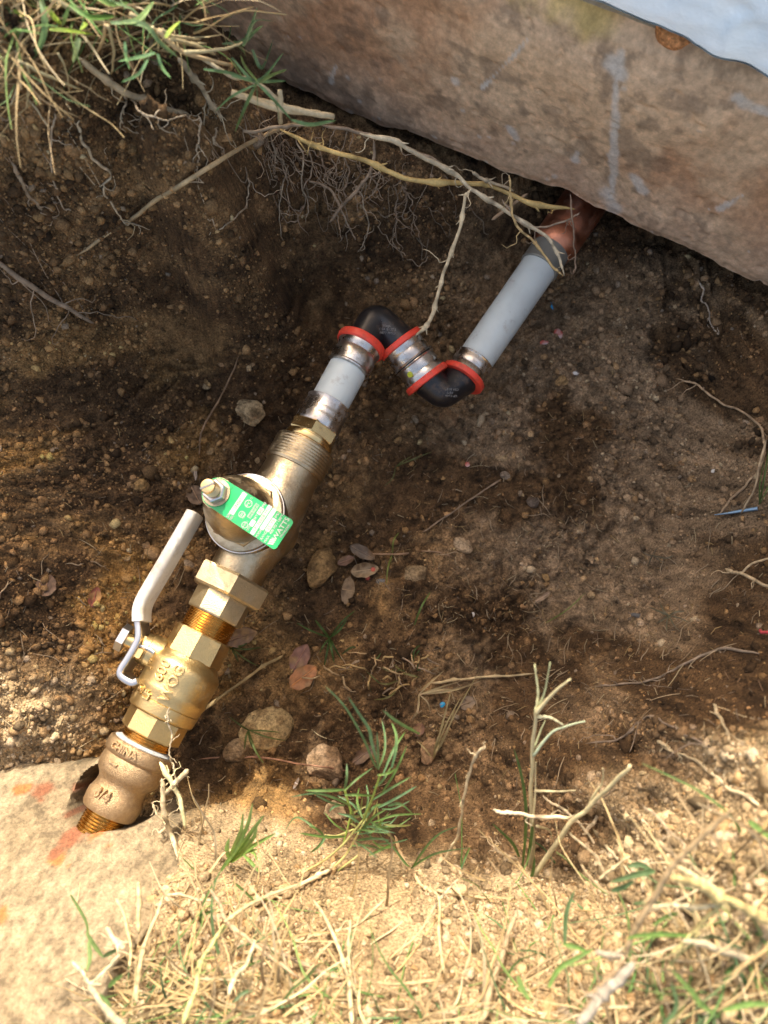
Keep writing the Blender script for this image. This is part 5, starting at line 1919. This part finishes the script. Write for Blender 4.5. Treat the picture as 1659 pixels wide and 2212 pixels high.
twig('root', 'long brown runner crossing the lit bank below the large tuft', 'root', on([c7(*p) for p in [(800, 60), (830, 150), (880, 230), (940, 320), (1000, 360), (1100, 370), (1200, 395), (1330, 405)]], .006), .0011, .0010, (.46, .33, .18), GU, .0006, 6, 1, .01)
twig('root', 'bare runner from the bank into the concrete block side', 'root', on([c7(*p) for p in [(0, 450), (100, 400), (250, 340), (400, 270), (480, 200)]], .010), .0015, .0012, (.50, .40, .24), GU, .0005, 5, 2, .012)
# dry weed clump on the floor
e = empty('weed_clump', G(860, 1450), 'tangled dry weed clump with muddy roots on the pit floor', 'weed')
for i in range(42):
    a = (random.gauss(855, 55), random.gauss(1450, 24))
    ang = random.uniform(0, 6.28)
    L = random.uniform(18, 62)
    b = (a[0] + math.cos(ang) * L, a[1] + math.sin(ang) * L * 0.6)
    m_ = ((a[0] + b[0]) / 2 + random.uniform(-8, 8), (a[1] + b[1]) / 2 + random.uniform(-8, 8))
    pts = on([(*a, .006), (*m_, random.uniform(.006, .016)), (*b, .004)])
    if i % 3 == 0:
        blade_obj(e, pts, random.uniform(.0007, .0012), random.choice([(.07, .11, .035), (.09, .13, .05), (.16, .15, .06)]))
    else:
        v, f = tube(wander(pts, .0006, 5), random.uniform(.0004, .0009), 5)
        obj('stem', v, f, M['straw'], e, tint=np.tile(np.array(random.choice([STRAW, (.36, .26, .14), GREYT])), (len(v), 1)), sharp=None)


def sprig(label, base, tips, col, hw=.0011, h0=.004, h1=.012, cat='grass', name='grass_sprig'):
    e = empty(name, G(*base, .002), label, cat)
    for t in tips:
        m_ = ((base[0] + t[0]) / 2 + random.uniform(-6, 6), (base[1] + t[1]) / 2 + random.uniform(-6, 6))
        blade_obj(e, on([(*base, h0), (*m_, h1), (*t, h0)]), hw * random.uniform(.8, 1.2), np.array(col) * random.uniform(.8, 1.25))
    return e


sprig('dark green blades above the orange oval leaf', (712, 1378), [(640, 1345), (680, 1338), (752, 1335), (768, 1318), (690, 1412), (738, 1425), (700, 1440), (722, 1432)], (.06, .11, .03))
sprig('green blades spread over the pitted tan stone', (537, 1577), [(605, 1582), (618, 1600), (528, 1620), (570, 1650), (495, 1548), (552, 1625)], (.10, .13, .04), .0009, .012, .02)
sprig('green sprig at the left of the long golden straw', (500, 1400), [(455, 1395), (470, 1425), (540, 1385), (565, 1398), (560, 1440), (515, 1430)], (.10, .12, .035), .001)
sprig('small upright grass sprig right of the outlet threads', (855, 1008), [(830, 1050), (890, 985), (870, 1000), (935, 975), (905, 990)], (.13, .15, .06), .0007)
sprig('slim green blade pair right of the dead leaves', (848, 1195), [(862, 1150), (835, 1262), (845, 1230)], (.16, .20, .05), .0008)
sprig('lone green blade on the bare floor', (895, 1350), [(930, 1278)], (.10, .16, .045), .0010)
sprig('long green blade on the right part of the floor', (1180, 1345), [(1265, 1280)], (.14, .18, .05), .0008)
sprig('straw grass clump with loose heads by the blue chip', (935, 1640), [(960, 1560), (985, 1520), (1000, 1498), (950, 1600), (1035, 1450), (900, 1600), (975, 1490)], (.34, .29, .15), .0009, .004, .01)
sprig('dry weed with pale leaves on the floor right of the clump', (905, 1500), [(1000, 1470), (960, 1448), (1040, 1470), (930, 1540), (890, 1555), (985, 1490)], (.38, .31, .18), .0010, .005, .012)
sprig('dull flattened weed on the shaded right floor', (1445, 1330), [(1400, 1310), (1418, 1345), (1480, 1320), (1490, 1345), (1440, 1365), (1470, 1365), (1425, 1300)], (.17, .16, .11), .0009)
sprig('green grass standing at the right edge of the pit', (1640, 1090), [(1650, 1000), (1662, 960), (1655, 1040), (1668, 1020)], (.12, .19, .06), .0009, .004, .03)
sprig('small grey green weed remains in the middle right floor', (1410, 1200), [(1385, 1190), (1430, 1180), (1440, 1215), (1400, 1225), (1455, 1200)], (.15, .14, .10), .0008)

# grass hanging over the far left edge
e = empty('grass_clump', P(230, 20, .292), 'sunlit green and cream grass hanging over the far left edge of the pit', 'grass')
g1 = [([(-60, -20), (0, 30), (50, 120), (100, 232)], .0018, (.10, .19, .06)), ([(20, 40), (90, 62), (165, 55)], .0016, LIME), ([(170, -30), (195, 80), (182, 180), (122, 272)], .0019, (.12, .20, .08)), ([(300, 30), (285, 80), (265, 115)], .0017, (.12, .20, .07)),
      ([(215, 128), (300, 135), (405, 150)], .0014, LIME), ([(345, 165), (332, 220), (315, 272)], .0018, (.18, .24, .11)), ([(300, 20), (390, 75), (505, 70)], .0017, (.10, .20, .05)), ([(520, 100), (600, 85), (665, 5)], .0018, (.15, .23, .09)),
      ([(480, 100), (620, 110), (690, 185), (765, 245)], .0018, (.12, .19, .09)), ([(715, 165), (740, 130), (778, 92)], .0014, LIME), ([(670, 230), (600, 250), (508, 265)], .0013, TEAL), ([(640, 258), (600, 320), (525, 355)], .0010, TEAL),
      ([(200, 30), (230, 70), (270, 110)], .0015, LIME), ([(60, -40), (100, 10), (80, 60)], .0017, (.13, .2, .06)), ([(540, 180), (545, 240), (560, 300)], .0010, TEAL), ([(680, 230), (700, 290), (740, 340)], .0009, TEAL),
      ([(400, -20), (480, 20), (560, 10)], .0016, (.12, .2, .06)), ([(350, 130), (370, 110), (360, 90)], .0014, LIME), ([(-20, 10), (60, -10), (150, 0)], .0017, (.13, .2, .07))]
for l, hw, c_ in g1:
    blade_obj(e, air([half(*p) for p in l], .305, .285, -.006), hw * 1.15, np.array(c_) * 1.45, 'blade', np.array(c_) * 1.6)
g2 = [([(200, -20), (330, 50), (455, 102), (580, 55)], .0024), ([(455, 108), (435, 195), (385, 252)], .0016), ([(465, 112), (492, 225), (482, 312)], .0017), ([(560, 60), (690, 135), (860, 172)], .0022), ([(680, 130), (800, 228), (995, 280)], .0024),
      ([(800, 225), (950, 215), (1045, 185)], .0017), ([(660, 120), (680, 160), (685, 220)], .0017), ([(-20, 345), (40, 325), (65, 268)], .0018), ([(-20, 385), (55, 405)], .0018), ([(-10, 150), (60, 200), (110, 260)], .0012), ([(75, 270), (130, 370), (200, 440), (335, 505)], .0009),
      ([(80, 265), (200, 325), (345, 385)], .0016), ([(70, 90), (120, 170), (130, 250)], .0011), ([(740, 170), (850, 200), (930, 235)], .0018), ([(700, 130), (780, 180), (890, 190)], .0016), ([(90, 100), (200, 170), (280, 240)], .0013), ([(220, 0), (250, 60), (260, 90)], .0016),
      ([(0, 180), (90, 190), (180, 160)], .0012), ([(120, 280), (126, 360), (128, 450)], .0008), ([(250, 230), (285, 300), (300, 400)], .0008), ([(0, 250), (70, 230), (150, 220)], .0012)]
for l, hw in g2:
    v, f = tube(wander(air([half(*p) for p in l], .30, .265, -.004), .0004, 6), np.linspace(hw * .55, hw * .33, (len(l) - 1) * 6 + 1), 7)
    obj('stem', v, f, M['straw'], e, tint=np.tile(np.array(random.choice([CREAM, (.44, .33, .18), (.38, .31, .17)])), (len(v), 1)), sharp=None)
e = empty('grass_clump', P(545, 130, .27), 'blue green shaded grass sprig against the corner of the footing', 'grass')
g3 = [[(960, 192), (1060, 170), (1112, 30)], [(1060, 190), (1100, 95), (1182, 92)], [(1090, 215), (1130, 292), (1180, 170)], [(1000, 250), (1110, 350), (1225, 228)], [(1110, 355), (1062, 460), (1015, 570)], [(1110, 358), (1180, 430), (1262, 522)],
      [(1100, 368), (1000, 420), (930, 482)], [(1000, 328), (1110, 352), (1235, 350)], [(880, 300), (1000, 320), (1105, 360)], [(1105, 360), (1110, 420), (1112, 470)], [(1050, 200), (1090, 150), (1135, 110)], [(1110, 350), (1060, 290), (1040, 240)],
      [(1120, 360), (1170, 330), (1240, 300)], [(1180, 430), (1200, 480), (1205, 530)], [(1260, 520), (1340, 540), (1450, 520)], [(1010, 180), (1050, 220), (1060, 250)]]
for l in g3:
    blade_obj(e, air([half(*p) for p in l], .265, .245, -.004), random.uniform(.0011, .0018), random.choice([TEAL, (.07, .13, .06), (.09, .15, .05)]))
for l, hw in [([(870, 250), (1000, 330), (1110, 358), (1250, 470)], .0011), ([(1000, 400), (1130, 440), (1260, 470), (1440, 505)], .0017), ([(1210, 390), (1212, 460), (1212, 530)], .0014), ([(1060, 420), (1200, 470), (1380, 490)], .0016)]:
    v, f = tube(wander(air([half(*p) for p in l], .25, .225, -.004), .0005, 6), hw, 7)
    obj('stem', v, f, M['straw'], e, tint=np.tile(np.array((.46, .38, .24)), (len(v), 1)), sharp=None)


# dry grass of the near and far banks: nobody could count it
def bank_grass(name, n, spots, zoff=0.0):
    A = Acc()
    for i in range(n):
        cu, cv, su, sv, green = random.choices(spots, [s[5] for s in spots])[0][:5]
        u, v = random.gauss(cu, su), random.gauss(cv, sv)
        if not (-220 < u < 1880 and -200 < v < 2450):
            continue
        p = G(u, v, 0.0)
        if p[2] < 0.085:
            continue
        a = random.uniform(0, 6.28)
        L = random.uniform(0.015, 0.065)
        up = random.uniform(0.05, 0.75)
        d = np.array([math.cos(a) * (1 - up * .5), math.sin(a) * (1 - up * .5), up])
        d /= np.linalg.norm(d)
        q = p.copy()
        path = [q]
        for k in range(5):
            d = d + RNG.normal(size=3) * 0.16 + np.array([0, 0, -0.11])
            d /= np.linalg.norm(d)
            q = q + d * L / 5
            q[2] = max(q[2], float(H(q[0], q[1])) + 0.001)
            path.append(q)
        c = catmull(path, 2)
        g_ = random.random() < green
        col = np.array(random.choice([(.10, .19, .05), (.14, .21, .06), (.09, .15, .06)]) if g_ else random.choice([STRAW, PALE, (.34, .25, .12), (.26, .19, .10), (.42, .33, .17)]))
        w = random.uniform(.0004, .00095)
        if random.random() < .5:
            v_, f_ = strip(c, w * np.sqrt(np.linspace(1, .04, len(c))), .4)
        else:
            v_, f_ = tube(c, np.linspace(w * .8, w * .35, len(c)), 5)
        A.add(v_, f_, np.tile(col * random.uniform(.75, 1.2), (len(v_), 1)))
    return tag(A.build(name, M['straw'], sharp=45), kind='stuff')


bank_grass('dry_grass', 820, [(450, 2130, 130, 65, .16, 6), (650, 2200, 200, 40, .2, 3), (1560, 2040, 90, 80, .22, 3), (1400, 2180, 170, 50, .25, 3), (1000, 2190, 260, 40, .25, 2), (1620, 1890, 40, 70, .1, .8),
                               (900, 2000, 240, 60, .2, .7), (430, 1900, 30, 45, .05, .8), (1180, 1960, 120, 60, .25, .6), (330, 2190, 70, 40, .2, 2)])
bank_grass('far_grass', 400, [(150, 0, 190, 50, .4, 4), (330, 40, 100, 40, .35, 3), (30, 150, 70, 40, .1, 1.5), (0, -80, 200, 50, .4, 1.5)])

# foreground stems of the near bank, close to the lens
GF = 'dry stems close to the camera on the near bank'


def c8(x, y):
    return 1080 + x / 2.866, 1728 + y / 2.866


def c6(x, y):
    return x / 2.56, 1620 + y / 2.56


for fn, pts, z0, z1, r0, r1, col, lab in [
    (c8, [(1445, 50), (1250, 230), (1060, 425), (960, 590), (870, 745), (800, 880), (775, 960)], .30, .25, .0016, .0022, (.42, .31, .17), 'long brown stalk rising from the lower right bank'),
    (c8, [(775, 960), (700, 1070), (610, 1180), (520, 1320), (480, 1400)], .25, .24, .0018, .0016, (.40, .29, .17), 'lower dark part of a brown stalk at the bottom right'),
    (c8, [(825, 1005), (740, 1110), (640, 1200), (560, 1310), (480, 1400)], .255, .25, .0036, .0034, (.33, .295, .235), 'thick whitish bleached twig at the bottom right'),
    (c8, [(1060, 480), (1230, 530), (1350, 590), (1500, 660), (1680, 760)], .27, .26, .0030, .0036, (.48, .39, .17), 'thick cream grass stem at the right edge'),
    (c8, [(1100, 410), (1250, 500), (1390, 590)], .265, .265, .0018, .0022, (.56, .48, .28), 'cream side stem above the thick cream grass stem'),
    (c8, [(930, 660), (1060, 650), (1200, 660), (1370, 640)], .25, .26, .0014, .0016, (.58, .50, .30), 'level pale stem below the thick cream stem'),
    (c8, [(1380, 640), (1270, 740), (1180, 840), (1060, 950)], .26, .25, .0013, .0016, (.52, .46, .20), 'greenish forked stalk right of the brown stalk'),
    (c8, [(960, 240), (1080, 350), (1180, 400), (1300, 510)], .255, .255, .0012, .0012, (.50, .38, .22), 'thin slanting dry stem on the right bank'),
    (c8, [(590, 940), (680, 960), (770, 975)], .245, .245, .0022, .0020, (.36, .31, .23), 'short grey stub joined to the brown stalk'),
    (c8, [(1130, 870), (1260, 890), (1400, 940), (1560, 990)], .26, .255, .0018, .0022, (.40, .34, .22), 'pale stem end right of the green blade at the bottom right'),
    (c8, [(430, 205), (530, 290), (600, 350), (650, 460), (680, 500)], .20, .20, .0008, .0008, (.46, .37, .22), 'thin wavy runner on the lit slope at the right'),
    (c8, [(610, 495), (700, 420), (800, 350)], .20, .205, .0011, .0011, (.58, .47, .27), 'short straight straw on the lit right slope'),
    (c8, [(890, 40), (960, 90), (1010, 150), (1060, 210), (1130, 260), (1140, 320)], .20, .23, .0013, .0011, (.42, .33, .21), 'crooked grey brown twig on the right rim'),
    (c8, [(500, 400), (560, 480), (650, 560), (720, 590)], .20, .20, .0010, .0008, (.46, .34, .19), 'thin brown runner on the right bank below the rim'),
    (c6, [(1160, 770), (1220, 860), (1250, 950), (1350, 1030), (1480, 1130), (1660, 1260)], .19, .205, .0017, .0015, (.42, .32, .19), 'long dry runner over the bottom bank'),
    (c6, [(1660, 740), (1450, 820), (1330, 890), (1240, 950)], .165, .195, .0013, .0018, (.58, .46, .25), 'pale runner slanting up from the bottom bank'),
    (c6, [(920, 800), (1000, 800), (1100, 830), (1170, 830)], .165, .175, .0013, .0013, (.58, .46, .27), 'short level straw beside the bank runner'),
    (c6, [(765, 730), (770, 850), (765, 1020)], .18, .185, .0019, .0022, (.60, .48, .26), 'upright cream stalk left of the bottom bank clump'),
    (c6, [(900, 800), (870, 900), (810, 1050), (780, 1160), (760, 1300), (755, 1400)], .18, .21, .0013, .0022, (.52, .40, .22), 'brownish stalk through the bottom bank clump'),
    (c6, [(1240, 960), (1170, 1080), (1110, 1180), (1080, 1330), (1010, 1520)], .20, .23, .0015, .0026, (.44, .42, .18), 'green to straw stalk in the middle of the bottom clump'),
    (c6, [(1410, 1050), (1370, 1170), (1310, 1250), (1260, 1360)], .21, .225, .0013, .0020, (.60, .52, .32), 'pale leafy straw right in the bottom clump'),
    (c6, [(490, 1300), (560, 1390), (650, 1500), (700, 1540)], .22, .24, .0026, .0030, (.40, .34, .22), 'thick grey straw at the bottom left'),
    (c6, [(400, 1170), (460, 1230), (500, 1290), (600, 1200), (660, 1130)], .21, .21, .0018, .0014, (.60, .55, .34), 'bent pale stem at the left of the bottom clump'),
    (c6, [(590, 980), (640, 1060), (690, 1100)], .195, .20, .0022, .0026, (.60, .45, .28), 'stout pinkish straw stub on the bottom clump'),
    (c6, [(640, 820), (690, 930), (720, 1080), (720, 1200)], .18, .20, .0011, .0013, (.60, .47, .25), 'thin straw left of the upright cream stalk'),
    (c7, [(340, 400), (420, 520), (490, 680), (540, 830), (560, 1010), (565, 1100)], .165, .215, .0013, .0022, (.56, .45, .26), 'tall straw bundle stem in the middle of the bank'),
    (c7, [(555, 520), (545, 680), (560, 850), (600, 960)], .18, .20, .0012, .0016, (.58, .48, .27), 'second straw of the bundle in the middle of the bank'),
    (c7, [(190, 690), (280, 630), (480, 590), (620, 530), (760, 400)], .17, .15, .0016, .0010, (.56, .46, .26), 'arching straw over the lit bank from left to right'),
    (c7, [(0, 630), (150, 700), (300, 770), (430, 830), (530, 850)], .19, .19, .0016, .0014, (.46, .33, .20), 'brown runner at the left of the straw bundle'),
    (c7, [(620, 860), (760, 880), (900, 870), (1060, 860)], .20, .20, .0014, .0014, (.44, .33, .17), 'level brown stalk right of the straw bundle'),
    (c7, [(990, 340), (1050, 420), (1045, 600), (1075, 820)], .165, .20, .0011, .0016, (.56, .45, .24), 'upright straw on the lit bank right of the bundle'),
    (c7, [(1000, 500), (1060, 400), (1150, 300)], .16, .165, .0009, .0009, (.60, .52, .34), 'short pale straw on the lit bank below the thin root'),
    (c7, [(1480, 470), (1430, 600), (1380, 760), (1330, 900), (1290, 1080)], .17, .22, .0022, .0026, (.42, .32, .19), 'thick dull stalk below the pale weed stalks'),
]:
    if fn is c8: z0, z1 = z0 + .02, z1 + .02
    twig('dry_stem', lab, 'stem', air([fn(*p) for p in pts], z0, z1), r0 * .62, r1 * .62, np.array(col) * .72, GF, .0003, 2, 1, .01)
e = empty('grass_clump', P(1420, 1930, .24), 'out of focus green grass blades on the lower right bank', 'grass')
for l, z0 in [([(1180, 840), (1000, 830), (850, 840), (780, 860)], .255), ([(1320, 1320), (1240, 1260), (1180, 1180), (1060, 1050)], .26), ([(960, 440), (850, 460), (680, 510)], .235), ([(1000, 640), (900, 630), (820, 640)], .24), ([(990, 500), (960, 560), (950, 600)], .24),
              ([(1570, 330), (1640, 420), (1700, 480)], .25), ([(1380, 1300), (1550, 1260), (1700, 1270)], .27), ([(300, 1160), (360, 1050), (470, 980), (580, 920)], .23), ([(390, 890), (470, 910), (560, 950)], .225), ([(400, 890), (410, 700), (460, 560)], .21),
              ([(1540, 130), (1600, 180), (1700, 260)], .24), ([(1290, 880), (1200, 860), (1130, 850)], .255), ([(790, 410), (870, 400), (950, 440)], .235), ([(690, 560), (760, 540), (830, 500)], .23), ([(1100, 700), (1030, 720), (940, 780)], .25),
              ([(110, 1090), (140, 1170), (190, 1250)], .23), ([(1000, 1400), (1090, 1280), (1060, 1120)], .25)]:
    blade_obj(e, air([c8(*p) for p in l], z0 + .018, z0 + .018 + random.uniform(-.005, .01)), random.uniform(.0010, .0019), random.choice([(.14, .25, .06), (.13, .22, .06), (.10, .17, .07)]), 'blade')
e = empty('grass_clump', P(250, 2080, .2), 'out of focus green blades at the lower left on the block edge', 'grass')
for l, z0 in [([(480, 1010), (530, 1090), (575, 1150)], .205), ([(570, 1140), (610, 1120), (650, 1105)], .205), ([(390, 800), (440, 880), (480, 960), (490, 1060)], .19), ([(600, 1310), (640, 1270), (680, 1240)], .22), ([(1250, 970), (1190, 1060), (1130, 1150)], .20),
              ([(490, 1060), (500, 1150), (480, 1230)], .21), ([(1100, 920), (1150, 900), (1200, 880)], .17), ([(1290, 730), (1350, 780), (1440, 870)], .15), ([(550, 1350), (600, 1400), (620, 1480)], .23), ([(1280, 1400), (1350, 1340), (1400, 1330)], .22)]:
    blade_obj(e, air([c6(*p) for p in l], z0, z0 + random.uniform(-.01, .01)), random.uniform(.0010, .0020), random.choice([(.12, .21, .06), (.14, .22, .07), (.10, .16, .07)]), 'blade')
